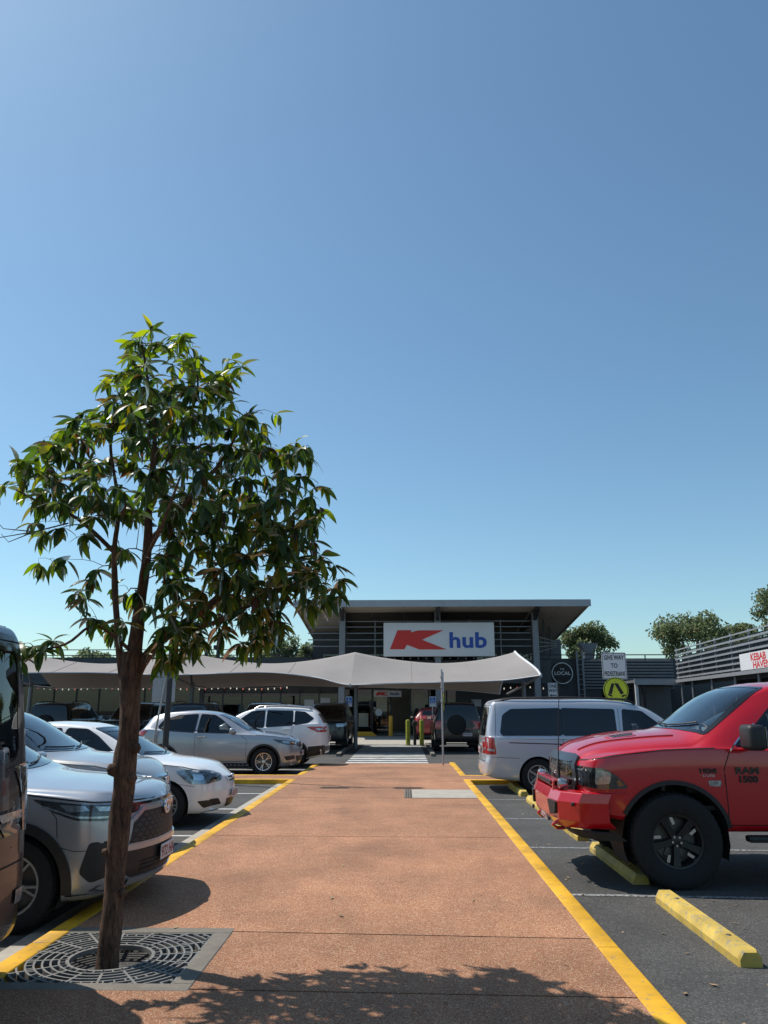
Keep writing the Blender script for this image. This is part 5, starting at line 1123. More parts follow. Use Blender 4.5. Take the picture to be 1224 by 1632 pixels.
m = MB(); m.add([(wing(Y0) + 3.2, Y0, 0), (wing(Y1) + 3.2, Y1, 0), (wing(Y1) + 3.2, Y1, 3.2), (wing(Y0) + 3.2, Y0, 3.2), (wing(Y0) + 3.5, Y0, 0), (wing(Y1) + 3.5, Y1, 0), (wing(Y1) + 3.5, Y1, 3.2), (wing(Y0) + 3.5, Y0, 3.2)], [(0, 1, 2, 3), (3, 2, 6, 7), (7, 6, 5, 4), (0, 3, 7, 4), (1, 5, 6, 2)]); part(wb, m, 'shop_wall', M_CLAD)
for i in range(9):
    y = 20 + i * 2.8; x = wing(y) + 3.17; m = MB(); m.add([(x, y, .5), (wing(y + 2.2) + 3.17, y + 2.2, .5), (wing(y + 2.2) + 3.17, y + 2.2, 2.6), (x, y, 2.6)], [(0, 1, 2, 3)]); part(wb, m, 'roller_door', M_CLADL)
ks = thing('banner_sign', 'white banner with red lettering fixed on the pale louvres', 'sign', (wing(32.5) - .08, 32.5, 3.2), math.atan2(1, .082))
# local x runs along the wing, away from the camera; the writing faces the car park
ks.rotation_euler = (0, 0, math.atan2(1, .082))
m = MB(); m.bevbox(-2.6, 2.4, .0, .03, .02, .72, .006); m.build('panel', M_SIGNW, ks)
lettering('lettering', 'KEBAB', .40, lambda a, b: (1.05 - a, .034, b + .38), M_REDP, ks, .012, 'LEFT', sx=1.5); lettering('lettering', 'HAVEN', .40, lambda a, b: (.85 - a, .034, b + .06), M_REDP, ks, .012, 'LEFT', sx=1.5)

# -- shade sails
def interp(keys, x): return pchip(keys)(x)
FR = [(-16, 2.95), (-12.5, 2.98), (-9.0, 2.88), (-5.5, 2.98), (-3.4, 2.78), (-2.05, 2.50), (-.4, 2.56), (1.4, 2.60), (3.6, 2.66), (5.14, 2.84)]
RD = [(-16, 3.85), (-14, 3.50), (-12.5, 3.42), (-11, 3.50), (-9.05, 3.80), (-7.3, 3.47), (-5.5, 3.38), (-3.6, 3.54), (-2.06, 3.92), (-.4, 3.57), (1.5, 3.47), (3.3, 3.58), (5.09, 3.88)]
BK = [(-16, 2.5), (-9.05, 2.52), (-5.5, 2.62), (-2.06, 2.55), (1.5, 2.45), (5.1, 2.25)]
fR, rD, bK = pchip(FR), pchip(RD), pchip(BK)
def sail(x0, x1, label, last=False):
    t = thing('shade_sail', label, 'shade sail', ((x0 + x1) / 2, 32.5, 0), group='shade sails over the covered bays'); b = Vector(t.location)
    nx, ny = 40, 24; V = []; Fc = []
    ridge = lambda x: 3.44 + .46 * abs(2 * (x - x0) / (x1 - x0) - 1) ** 1.75
    for i in range(nx + 1):
        x = lerp(x0, x1, i / nx); w = math.sin(math.pi * i / nx)
        for j in range(ny + 1):
            v = j / ny; yf = 29.8 + .35 * w; yb = 35.6 - .35 * w
            e_ = (i / nx) ** 4 if last else 0; xx = x - e_ * (.55 * math.sin(math.pi * min(v, .5)) + .35 * max(0, v - .5) * 2); pw = 1.12 - .42 * e_
            if v < .5: q = v * 2; y = lerp(yf, 32.5, q); z = lerp(fR(x), ridge(x), q ** pw)
            else: q = (v - .5) * 2; y = lerp(32.5, yb, q); z = lerp(ridge(x), bK(x), 1 - (1 - q) ** pw)
            V.append(Vector((xx, y, z)) - b)
    for i in range(nx):
        for j in range(ny): k = i * (ny + 1) + j; Fc.append((k, k + ny + 1, k + ny + 2, k + 1))
    o = mobj('fabric', V, Fc, M_SAIL, t, True)
    hm = MB(); hm.tube([V[i * (ny + 1)] for i in range(nx + 1)], .022, 6); hm.build('hem_cable', M_SIGNW, o, ang=60)
    hm = MB(); hm.tube([V[i * (ny + 1) + ny] for i in range(nx + 1)], .022, 6); hm.build('hem_cable', M_SIGNW, o, ang=60)
    if last: hm = MB(); hm.tube([V[nx * (ny + 1) + j] for j in range(ny + 1)], .05, 8); hm.build('end_hem', M_SIGNW, o, ang=60)
    for i in range(1, 3):                                     # sewn seams
        k = int(nx * i / 3); sm = MB(); sm.tube([V[k * (ny + 1) + j] + Vector((0, 0, .006)) for j in range(ny + 1)], .008, 4); sm.build('seam', M_SAIL, o)
    for e, x in ((0, x0), (1, x1)):
        if e == 0 and x0 > -15.9: continue
        y = 32.5; d = -.12 if last and e else .0
        c = MB(); c.tube([Vector((x + d, 33.4, 0)) - b, Vector((x + d, 33.4, 2.7)) - b], .09, 10); c.build('mast', M_STEEL, t, ang=50)
        for yy, zz, xx2 in ((29.95, fR(x) + .0, x), (32.5, ridge(x) - .06, x - (.5 if last and e else 0)), (35.5, bK(x), x - (.55 if last and e else 0))):
            c = MB(); c.tube([Vector((x + d, 33.4, 2.55)) - b, Vector((xx2, yy, zz)) - b], .045, 8); c.build('strut', M_STEEL, t, ang=50)
        c = MB(); c.tube([Vector((x, 29.8, fR(x) - .04)) - b, Vector((x, 29.72, fR(x) - .02)) - b], .05, 8); c.build('corner_plate', M_GALV, t)
    return t
sail(-16.0, -9.05, 'grey fabric shade sail over the covered bays behind the white hatchback')
sail(-9.05, -2.06, 'grey fabric shade sail over the covered bays behind the white wagon')
sail(-2.06, 5.14, 'grey fabric shade sail spanning the crossing below the big signboard', True)

# -- festoon lights hung below the awnings
M_BULBR = mat('bulb_red', (.7, .2, .15), .3, emit=(1, .25, .15, .35)); M_BULBW = mat('bulb_white', (.8, .75, .65), .3, emit=(1, .85, .65, .5))
def festoon(x0, x1, y, z, n, label):
    t = thing('string_lights', label, 'string lights', ((x0 + x1) / 2, y, z), group='festoon lights under the awnings'); w = x1 - x0
    P = lambda k: (-w / 2 + w * k / n, 0, -.10 * math.sin(math.pi * ((k * 4 / n) % 1)))
    c = MB(); c.tube([P(k / 2) for k in range(2 * n + 1)], .008, 4); c.build('cable', M_BLK, t)
    for k in range(n + 1):
        p = P(k); q = MB(); q.lathe([(0, -.12), (.024, -.10), (.036, -.07), (.026, -.03), (.014, 0)], 8, 'z', p); q.build('bulb', M_BULBW if (k * 7) % 3 else M_BULBR, t, ang=60)
festoon(-22, -7.0, 46.8, 2.85, 40, 'string of small red and white bulbs along the awning of the low building')
festoon(4.2, 8.3, 45.3, 2.85, 11, 'string of small bulbs under the canopy beside the entrance')

# -- traffic signs
def post(t, h, r=.03, m=None, tilt=(0, 0)):
    q = MB(); q.tube([(0, 0, 0), (tilt[0] * h, tilt[1] * h, h)], r, 10); return q.build('post', m or M_GALV, t, ang=50)
def rrect(w, h, r): return round_poly([(-w / 2, -h / 2), (w / 2, -h / 2), (w / 2, h / 2), (-w / 2, h / 2)], r, 4)
def plate_sign(t, w, h, z, m, name='sign_panel', y=-.04, r=.03, border=True, x=0):
    q = MB(); q.prism([(a + x, b + z) for a, b in rrect(w, h, r)], 'y', y - .004, y); o = q.build(name, m, t)
    bk = MB(); bk.prism([(a + x, b + z) for a, b in rrect(w - .004, h - .004, r)], 'y', y + .001, y + .003); bk.build('sign_back', M_SIGNB, t)
    if border:
        P = [(a + x, b + z) for a, b in rrect(w - .03, h - .03, r)]; Q = [(a + x, b + z) for a, b in rrect(w - .052, h - .052, r)]; n = len(P)
        mobj('border', [(a, y - .006, b) for a, b in P + Q], [(i, (i + 1) % n, n + (i + 1) % n, n + i) for i in range(n)], M_BLKP, t)
    return o
def legs_sign(t, z, r, y=-.045, face=True):
    q = MB(); q.lathe([(0, -.005), (r, -.005), (r, 0)], 36, 'y', (0, y, z)); q.build('round_panel', M_FLUO if face else M_SIGNB, t)
    bk = MB(); bk.lathe([(0, .001), (r - .002, .001)], 36, 'y', (0, y + .001, z)); bk.build('sign_back', M_SIGNB, t)
    if not face: return
    q = MB(); q.lathe([(r * .90, -.007), (r * .955, -.007)], 40, 'y', (0, y, z)); q.build('border', M_BLKP, t)
    k = r / 160; S = lambda pts: [((a - 942) * k, y - .008, z - (b - 535) * k) for a, b in pts]
    for nm, P in (('leg_symbol', [(890, 450), (925, 455), (884, 588), (842, 575)]), ('leg_symbol', [(922, 450), (970, 450), (1040, 572), (1000, 592)]), ('foot_symbol', [(838, 582), (860, 582), (893, 605), (890, 622), (860, 608), (834, 600)]), ('foot_symbol', [(1002, 612), (1022, 596), (1050, 592), (1066, 590), (1062, 604), (1020, 624)])):
        mobj(nm, S(P), [tuple(range(len(P)))[::-1]], M_BLKP, t)
def writing(t, s, size, x, z, y, m, bold=.004, sx=1, flip=1):
    return lettering('lettering', s, size, lambda a, b: (x + a * flip, y, z + b), m, t, bold, sx=sx)
ps = thing('road_sign', 'white give way to pedestrians panel above a fluoro walking-legs disc, facing the path', 'road sign', (5.30, 20.0, 0), R(2))
post(ps, 3.05, .03, None, (-.0, 0))
plate_sign(ps, .62, .66, 2.70, M_SIGNW)
for i, s in enumerate(('GIVE WAY', 'TO', 'PEDESTRIANS')): writing(ps, s, .155, 0, 2.85 - i * .20, -.048, M_BLKP, .003, (.70, .80, .56)[i])
legs_sign(ps, 2.10, .315)
q = MB(); 
for z in (2.98, 2.45, 2.3, 1.9): q.lathe([(0, -.052), (.010, -.052), (.012, -.045)], 8, 'y', (0, 0, z))
q.build('bolt', M_DISC, ps)
bs = thing('road_sign', 'leaning sign post seen from behind with bare grey panel and disc', 'road sign', (-6.55, 20.4, 0), R(180))
post(bs, 2.95, .028, None, (-.13, .0))
for ob in (plate_sign(bs, .60, .62, 2.12, M_SIGNB, border=False, x=-.27), ): pass
q = MB(); q.lathe([(0, -.004), (.31, -.004), (.31, 0), (0, 0)], 36, 'y', (-.36, -.04, 2.72)); q.build('round_panel', M_SIGNB, bs)
es = thing('road_sign', 'galvanised crossing sign post with its panels seen edge-on at the path end', 'road sign', (1.10, 23.35, .05), R(84))
post(es, 2.72, .027, M_LOUV); plate_sign(es, .55, .6, 2.35, M_SIGNW); legs_sign(es, 1.78, .26)
q = MB(); 
for z in (2.2, 2.5, 1.8): q.bevbox(-.05, .05, -.045, .05, z - .02, z + .02, .01)
q.build('clamp', M_GALV, es)
ow = thing('road_sign', 'small white ONE WAY sign with black arrow seen above the silver van', 'road sign', (7.09, 38, 0))
post(ow, 2.8, .03); plate_sign(ow, .45, .70, 2.45, M_SIGNW)
writing(ow, 'ONE', .21, 0, 2.58, -.048, M_BLKP, .006, .85); writing(ow, 'WAY', .21, 0, 2.37, -.048, M_BLKP, .006, .85)
mobj('arrow', [(x, -.048, 2.22 + z) for x, z in ((-.18, 0), (-.08, .065), (-.08, .022), (.17, .022), (.17, -.022), (-.08, -.022), (-.08, -.065))], [(0, 1, 2, 3, 4, 5, 6)], M_BLKP, ow)
def access_sign(x, y, lab):
    t = thing('parking_sign', lab, 'parking sign', (x, y, 0), group='accessible parking signs'); post(t, 2.15, .028); plate_sign(t, .30, .46, 1.92, M_SIGNW, border=False, r=.02)
    q = MB(); q.box(-.13, .13, -.050, -.046, 1.84, 2.12); q.build('blue_field', M_BLUP, t)
    q = MB(); q.lathe([(.055, -.053), (.075, -.053)], 18, 'y', (.0, 0, 1.925)); q.tube([(-.02, -.053, 2.06), (-.02, -.053, 1.96), (.05, -.053, 1.955), (.075, -.053, 1.88)], .012, 5); q.lathe([(0, -.053), (.022, -.053)], 12, 'y', (-.02, 0, 2.09)); q.build('wheelchair_symbol', M_WHP, t)
access_sign(-2.6, 37.0, 'blue and white accessible parking sign beside the dark wagon left of the crossing'); access_sign(1.3, 37.0, 'blue and white accessible parking sign beside the black four-wheel drive')
# -- bollards and forecourt things
def bollard(x, y, h, r, m, label, z=0, cap=True):
    t = thing('bollard', label, 'bollard', (x, y, z)); q = MB(); q.lathe([(r, 0), (r, h - r * .6), (r * .85, h - r * .2), (r * .4, h), (0, h)], 16, 'z'); q.build('tube', m, t, ang=40)
    b = MB(); b.lathe([(r * 1.7, 0), (r * 1.7, .012), (r, .014)], 16, 'z'); b.build('base_plate', M_GALV, t)
M_BYEL = mat('bollard_yellow', (.75, .36, .02), .5, var=.12, scale=5); M_BGRN = mat('bollard_green', (.30, .32, .03), .5, var=.12, scale=5)
bollard(-.80, 45.6, 1.15, .12, M_BYEL, 'orange-yellow bollard in front of the entrance doors', .05)
bollard(.14, 36.3, 1.12, .10, M_BGRN, 'olive-green bollard at the far end of the crossing, beside the dark post', 0); bollard(.76, 36.2, 1.12, .10, M_BGRN, 'olive-green bollard at the far end of the crossing, beside the black four-wheel drive', 0)
t = thing('post', 'short dark post with rounded head between the two olive bollards', 'post', (.45, 36.4, 0)); q = MB(); q.lathe([(.07, 0), (.07, .8), (.05, .82)], 12, 'z'); q.build('stem', M_BLK, t, ang=40); q = MB(); q.lathe([(.05, .8), (.13, .86), (.14, .95), (.1, 1.05), (0, 1.08)], 14, 'z'); q.build('head', M_BLK, t, ang=50)
t = thing('speed_hump', 'low yellow-painted concrete block at the forecourt edge', 'concrete block', (-2.35, 46.0, .05)); q = MB(); q.prism([(-1.0, 0), (-.7, .24), (.45, .24), (.75, 0)], 'y', -.3, .3); q.build('block', M_BYEL, t)
# -- light pole in the paved island
lp = thing('light_pole', 'tall dark light pole standing in the paved island behind the tree', 'light pole', (-5.68, 18.9, .098))
q = MB(); q.lathe([(.075, 0), (.07, 2), (.055, 6), (.05, 8.6), (0, 8.62)], 14, 'z'); q.build('pole', M_DSTEEL, lp, ang=40)
q = MB(); q.bevbox(-.17, .17, -.17, .17, 0, .03, .008); q.build('base_plate', M_DSTEEL, lp)
q = MB(); q.bar((0, 0, 8.45), (.55, .0, 8.55), .06, .06); q.bar((0, 0, 8.45), (-.55, 0, 8.55), .06, .06); q.build('arm', M_DSTEEL, lp)
for s in (1, -1): q = MB(); q.bevbox(s * .75 - .28, s * .75 + .28, -.15, .15, 8.5, 8.6, .03); q.build('lamp_head', M_DSTEEL, lp, ang=40)
# ------------------------------------------------------------------ vehicles in place
random.seed(3)
rav((-2.15 - 2.3, 7.32, 0), 0)
hatch('parked_car', 'warm silver car mostly hidden between the silver crossover and the white hatchback', (-2.92 - 2.16, 9.9, 0), 0, P_TAUPE, 'taupe').scale = (1, 1, 1.09)
hatch('parked_car', 'white hatchback with clear headlights parked nose to the yellow kerb', (-2.68 - 2.1, 12.62, 0), 0, P_WHITE, 'white')
hatch('parked_car', 'blue-silver compact crossover parked side-on beyond the paved island', (-2.75 - 2.15, 21.35, 0), 0, P_BLUSIL, 'blue')
suv('parked_car', 'white wagon parked tail-out beside the zebra crossing', (-2.25 - 2.26, 23.9, 0), math.pi, P_WHITE)
van('delivery_van', 'pale silver passenger van with dark side windows and roof rails', (1.6 + 2.57, 17.35, 0), 0, P_VAN)
van('delivery_van', 'tall black van whose rear corner stands beside the tree grate', (-2.39 - 2.57, 4.42, 0), math.pi, P_BLACK, 2.28, tall=True)
ram((1.68 + 5.85 / 2, 9.05, 0), math.pi)
HP = math.pi / 2
suv('parked_car', 'black four-wheel drive with spare wheel parked under the sail right of the crossing', (2.05, 30.7 + 2.4, 0), HP, P_BLACK, 'boxy', 'dark')
suv('parked_car', 'dark wagon facing out under the sail left of the crossing', (-3.25, 32.0 + 2.4, 0), -HP, P_DKGREY, 'boxy', 'alloy')
suv('parked_car', 'brown wagon facing out under the sail just past the white wagon', (-4.4 - 1.6, 31.6 + 2.4, 0), -HP, P_BRONZE, 'boxy', 'dark')
suv('parked_car', 'dark blue wagon under the sail behind the blue-silver crossover', (-8.6, 33.6, 0), HP, P_DKBLUE, 'boxy', 'alloy')
suv('parked_car', 'charcoal wagon under the sail behind the leaning sign post', (-11.4, 33.6, 0), -HP, P_DKGREY, 'boxy', 'dark')
suv('parked_car', 'black wagon under the sail behind the white hatchback\'s roof', (-14.2, 33.6, 0), HP, P_BLACK, 'boxy', 'dark')
hatch('parked_car', 'dark red hatchback parked on the forecourt side of the olive bollards', (1.35, 43.0, .05), HP, P_DKRED, 'blue')
suv('parked_car', 'white wagon showing its roof between the silver van and the red pickup', (9.2, 22.2, 0), math.pi, P_WHITE)
# ------------------------------------------------------------------ vegetation
def leaf_mat(name, cols, trans=.35, gloss=.25, rough=.35):
    m, nt, b = _new(name); N = nt.nodes.new; K = nt.links.new; nt.nodes.remove(b); out = nt.nodes['Material Output']
    at = N('ShaderNodeAttribute'); at.attribute_name = 'tone'; oi = N('ShaderNodeObjectInfo'); ad = N('ShaderNodeMath'); ad.operation = 'ADD'
    K(at.outputs['Fac'], ad.inputs[0]); K(oi.outputs['Random'], ad.inputs[1]); fr = N('ShaderNodeMath'); fr.operation = 'FRACT'; K(ad.outputs[0], fr.inputs[0])
    cr = N('ShaderNodeValToRGB'); cr.color_ramp.interpolation = 'LINEAR'; el = cr.color_ramp.elements; el[0].color = (*cols[0][1], 1); el[0].position = cols[0][0]; el[1].color = (*cols[-1][1], 1); el[1].position = cols[-1][0]
    for p, c in cols[1:-1]: e = el.new(p); e.color = (*c, 1)
    K(fr.outputs[0], cr.inputs[0])
    d = N('ShaderNodeBsdfDiffuse'); t = N('ShaderNodeBsdfTranslucent'); g = N('ShaderNodeBsdfGlossy'); g.inputs['Roughness'].default_value = rough; g.inputs[0].default_value = (.8, .8, .8, 1)
    hs = N('ShaderNodeHueSaturation'); hs.inputs['Saturation'].default_value = 1.15; hs.inputs['Value'].default_value = 3.0; K(cr.outputs[0], hs.inputs['Color'])
    x1 = N('ShaderNodeMixShader'); x1.inputs[0].default_value = trans; x2 = N('ShaderNodeMixShader'); f = N('ShaderNodeFresnel'); f.inputs[0].default_value = 1.45
    mm = N('ShaderNodeMath'); mm.operation = 'MULTIPLY'; mm.inputs[1].default_value = gloss * 4; mm.use_clamp = True; K(f.outputs[0], mm.inputs[0])
    K(cr.outputs[0], d.inputs[0]); K(hs.outputs[0], t.inputs[0]); K(d.outputs[0], x1.inputs[1]); K(t.outputs[0], x1.inputs[2]); K(mm.outputs[0], x2.inputs[0]); K(x1.outputs[0], x2.inputs[1]); K(g.outputs[0], x2.inputs[2]); K(x2.outputs[0], out.inputs[0])
    MATS[name] = m; return m
M_LEAF = leaf_mat('tree_leaf', [(0, (.022, .040, .010)), (.3, (.034, .062, .013)), (.62, (.046, .078, .016)), (.84, (.09, .13, .02)), (.93, (.16, .15, .022)), (.965, (.11, .05, .018)), (1, (.06, .028, .016))], .48, .14, .36)
M_SUNLEAF = leaf_mat('sunlit_leaf', [(0, (.075, .115, .018)), (.5, (.12, .165, .022)), (.85, (.17, .20, .03)), (1, (.24, .22, .035))], .5, .14, .36)  # lighter copy of the leaf colour: sunlight painted into top and outer leaves
M_GUM = leaf_mat('gum_leaf', [(0, (.07, .09, .05)), (.5, (.10, .125, .07)), (.85, (.14, .16, .09)), (1, (.16, .13, .085))], .4, .0, .5)
def bark_mat():
    m, nt, b = _new('bark'); N = nt.nodes.new; K = nt.links.new; tc = N('ShaderNodeTexCoord'); mp = N('ShaderNodeMapping'); mp.inputs['Scale'].default_value = (1, 1, .22); K(tc.outputs['Object'], mp.inputs[0])
    n = N('ShaderNodeTexNoise'); n.inputs['Scale'].default_value = 46; n.inputs['Detail'].default_value = 8; n.inputs['Roughness'].default_value = .7; n.inputs['Distortion'].default_value = .6; K(mp.outputs[0], n.inputs['Vector'])
    n2 = N('ShaderNodeTexNoise'); n2.inputs['Scale'].default_value = 7; n2.inputs['Detail'].default_value = 5; K(tc.outputs['Object'], n2.inputs['Vector'])
    cr = N('ShaderNodeValToRGB'); e = cr.color_ramp.elements; e[0].position = .36; e[0].color = (.046, .022, .013, 1); e[1].position = .68; e[1].color = (.23, .122, .074, 1); K(n.outputs[0], cr.inputs[0])
    mx = N('ShaderNodeMix'); mx.data_type = 'RGBA'; mx.blend_type = 'MULTIPLY'; mx.inputs[0].default_value = .8; r = N('ShaderNodeMapRange'); r.inputs[1].default_value = .3; r.inputs[2].default_value = .7; r.inputs[3].default_value = .6; r.inputs[4].default_value = 1.5; K(n2.outputs[0], r.inputs[0]); K(cr.outputs[0], mx.inputs[6]); K(r.outputs[0], mx.inputs[7]); K(mx.outputs[2], b.inputs['Base Color'])
    bp = N('ShaderNodeBump'); bp.inputs['Strength'].default_value = 1; bp.inputs['Distance'].default_value = .03; K(n.outputs[0], bp.inputs['Height']); K(bp.outputs[0], b.inputs['Normal']); b.inputs['Roughness'].default_value = .95; return m
M_BARK = bark_mat()
M_TWIG = mat('twig_bark', (.085, .058, .042), .9, var=.35, scale=20, bump=.4, bscale=80)
M_GBARK = mat('gum_bark', (.22, .19, .16), .9, var=.3, scale=4)

def leaf_shape(l, w, droop, fold, n=5):
    """one lanceolate leaf along +x, folded on the midrib and bent down; verts and faces"""
    V = []; F_ = []
    for i in range(n + 1):
        t = i / n; hw = w * .5 * (math.sin(math.pi * t ** .8) ** .85 if 0 < t < 1 else 0); x = l * (t * math.cos(droop * t * .5)); z = -l * math.sin(droop * t * .5) * t
        V += [(x, 0, z)] if hw == 0 else [(x, -hw, z + hw * fold), (x, 0, z), (x, hw, z + hw * fold)]
    # stations: tip points at ends
    def idx(i): return 0 if i == 0 else 1 + (i - 1) * 3
    F_ += [(0, 1, 2), (0, 2, 3)]
    for i in range(1, n - 1):
        a, b = idx(i), idx(i + 1); F_ += [(a, b, b + 1, a + 1), (a + 1, b + 1, b + 2, a + 2)]
    a, e = idx(n - 1), idx(n); F_ += [(a, e, a + 1), (a + 1, e, a + 2)]
    return V, F_

random.seed(21); rng = np.random.default_rng(21)
CROWN = [(-2.08, 4.66), (-1.61, 4.57), (-1.54, 4.3), (-1.28, 4.24), (-1.31, 4.01), (-0.97, 3.96), (-0.74, 3.7), (-0.65, 3.57), (-0.69, 3.4), (-0.61, 3.28), (-0.5, 3.06), (-0.56, 2.83), (-0.4, 2.65), (-0.46, 2.42), (-0.64, 2.29), (-0.82, 2.31), (-0.99, 1.98), (-1.14, 2.02), (-1.35, 2.16), (-1.52, 2.03), (-1.69, 1.9), (-1.86, 2.07), (-2.2, 2.2), (-2.43, 2.38), (-2.44, 2.7), (-2.75, 2.66), (-2.61, 2.84), (-2.87, 2.89), (-2.81, 3.18), (-2.99, 3.25), (-2.92, 3.47), (-2.75, 3.87), (-2.37, 3.97), (-2.38, 4.39)]
TY = 5.56
tree = thing('tree', 'slender young tree with drooping glossy leaves in the steel grate', 'tree', (-1.95, TY, -.02))
tb = Vector(tree.location)
def limb_mesh(name, pts, rads, n=12, wob=.0, mat_=None, par=None):
    P = [Vector(p) for p in pts]; fine = []; fr_ = []
    for i in range(len(P) - 1):                                        # Catmull-Rom
        p0, p1, p2, p3 = P[max(i - 1, 0)], P[i], P[i + 1], P[min(i + 2, len(P) - 1)]
        K_ = max(2, int((p2 - p1).length / .045))
        for k in range(K_):
            t = k / K_; fine.append(.5 * ((2 * p1) + (p2 - p0) * t + (2 * p0 - 5 * p1 + 4 * p2 - p3) * t * t + (3 * p1 - p0 - 3 * p2 + p3) * t ** 3)); fr_.append(lerp(rads[i], rads[i + 1], t))
    fine.append(P[-1]); fr_.append(rads[-1])
    q = MB(); q.tube([p - tb for p in fine], fr_, n)
    if wob:
        ph = rng.uniform(0, 6, 4); V = []
        for k, v in enumerate(q.v):
            i = k // n; a = 2 * math.pi * (k % n) / n; c = fine[min(i, len(fine) - 1)] - tb; d = Vector(v) - c
            s_ = 1 + wob * (math.sin(3 * a + 2.1 * i * .35 + ph[0]) * .5 + math.sin(2 * a - i * .21 + ph[1]) * .6 + math.sin(i * .55 + ph[2]) * .5 + rng.uniform(-.25, .25))
            V.append(tuple(c + d * s_))
        q.v = V
    o = q.build(name, mat_ or M_BARK, par or tree, ang=70); return o
D = TY
trunk = limb_mesh('trunk', [(-1.96, D, -.03), (-1.955, D, .12), (-1.95, D, .45), (-1.955, D + .01, .8), (-1.94, D, 1.15), (-1.945, D, 1.32), (-1.935, D, 1.5), (-1.945, D, 1.78), (-1.96, D, 2.08)], [.088, .074, .068, .066, .072, .078, .070, .076, .074], 18, .075)
for (kx, kz, kr) in ((-1.875, 1.42, .045), (-2.01, 1.28, .05), (-1.88, 1.22, .04), (-1.88, .5, .03), (-2.02, .75, .028)):      # burls where old limbs were cut
    q = MB(); c = Vector((kx, D - .03, kz)) - tb; q.lathe([(0, -kr), (kr * .7, -kr * .7), (kr, 0), (kr * .75, kr * .65), (kr * .3, kr * .8), (0, kr * .6)], 10, 'z', c); q.build('burl', M_BARK, trunk, ang=60)
LIMBS = [([(-1.98, D, 1.72), (-2.03, D - .02, 2.02), (-2.08, D - .05, 2.38), (-2.13, D - .05, 2.79), (-2.15, D, 3.17), (-2.27, D + .05, 3.66), (-2.25, D + .05, 4.0)], [.036, .034, .029, .025, .020, .014, .007]),
         ([(-1.94, D + .02, 1.9), (-1.95, D + .03, 2.12), (-1.94, D + .04, 2.42), (-1.92, D + .05, 2.84), (-1.93, D + .03, 3.22), (-1.91, D, 3.66), (-1.98, D, 4.07), (-2.06, D - .05, 4.5)], [.075, .066, .056, .043, .034, .025, .017, .008]),
         ([(-1.93, D, 1.88), (-1.85, D + .02, 2.06), (-1.69, D + .06, 2.24), (-1.45, D + .1, 2.42), (-1.24, D + .15, 2.69), (-1.10, D + .2, 3.02), (-.95, D + .2, 3.35)], [.05, .046, .040, .033, .025, .017, .008]),
         ([(-1.92, D + .05, 2.86), (-1.75, D - .05, 3.03), (-1.59, D - .12, 3.17), (-1.33, D - .2, 3.46), (-1.15, D - .25, 3.8)], [.03, .027, .023, .016, .008]),
         ([(-1.98, D, 2.10), (-2.2, D - .1, 2.26), (-2.36, D - .2, 2.12), (-2.62, D - .25, 2.06)], [.018, .015, .011, .006]),
         ([(-2.13, D - .05, 2.80), (-2.38, D - .15, 3.03), (-2.62, D - .2, 3.13), (-2.84, D - .2, 3.24)], [.022, .017, .012, .006]),
         ([(-1.92, D + .05, 2.9), (-1.85, D + .35, 3.15), (-1.75, D + .6, 3.5), (-1.7, D + .75, 3.9)], [.03, .024, .016, .008]),
         ([(-1.94, D + .03, 2.45), (-1.8, D - .35, 2.65), (-1.6, D - .65, 2.85), (-1.45, D - .8, 3.15)], [.026, .021, .015, .008]),
         ([(-1.70, D + .06, 2.23), (-1.4, D - .1, 2.26), (-1.05, D - .2, 2.40), (-.72, D - .2, 2.56)], [.028, .022, .015, .007]),
         ([(-2.15, D, 3.1), (-2.4, D + .3, 3.35), (-2.6, D + .4, 3.6)], [.018, .013, .007]),
         ([(-1.93, D + .03, 3.3), (-1.75, D + .05, 3.7), (-1.62, D + .05, 4.1), (-1.66, D, 4.45)], [.020, .015, .011, .006])]
nodes = []
for pts, rd in LIMBS:
    rd = [r_ * .78 for r_ in rd]; limb_mesh('limb', pts, rd, 9, .08)
    for i in range(len(pts) - 1):
        for k in range(4):
            t = k / 4; nodes.append((Vector(pts[i]).lerp(Vector(pts[i + 1]), t), lerp(rd[i], rd[i + 1], t)))
# twig ends through the crown volume
tips = []; tries = 0
def dens(x, z):
    if x < -2.02 and 2.32 < z < 3.12: return .22
    if -2.1 < x < -1.75 and 2.1 < z < 3.0: return .10
    if x < -2.0 and z < 2.35: return .35
    if x > -1.75 and z < 3.6: return 1.15
    if z > 4.15: return .8
    return 1
while len(tips) < 540 and tries < 90000:
    tries += 1; x = random.uniform(-3.0, -.4); z = random.uniform(1.9, 4.6)
    if not in_poly(x, z, CROWN) or random.random() > dens(x, z) / 1.15: continue
    de = near_poly(x, z, CROWN)[0]
    if de < .035: continue
    h = min(.68, .10 + de * 1.35); y = TY + random.uniform(-h, h)
    # keep the crown's outline as it stands: scale out with distance from the middle of the tree
    k = 1 + (y - TY) / TY * .6; p = Vector((x * k, y, 1.7 + (z - 1.7) * k))
    if any((p - q).length < .082 for q in tips): continue
    tips.append(p)
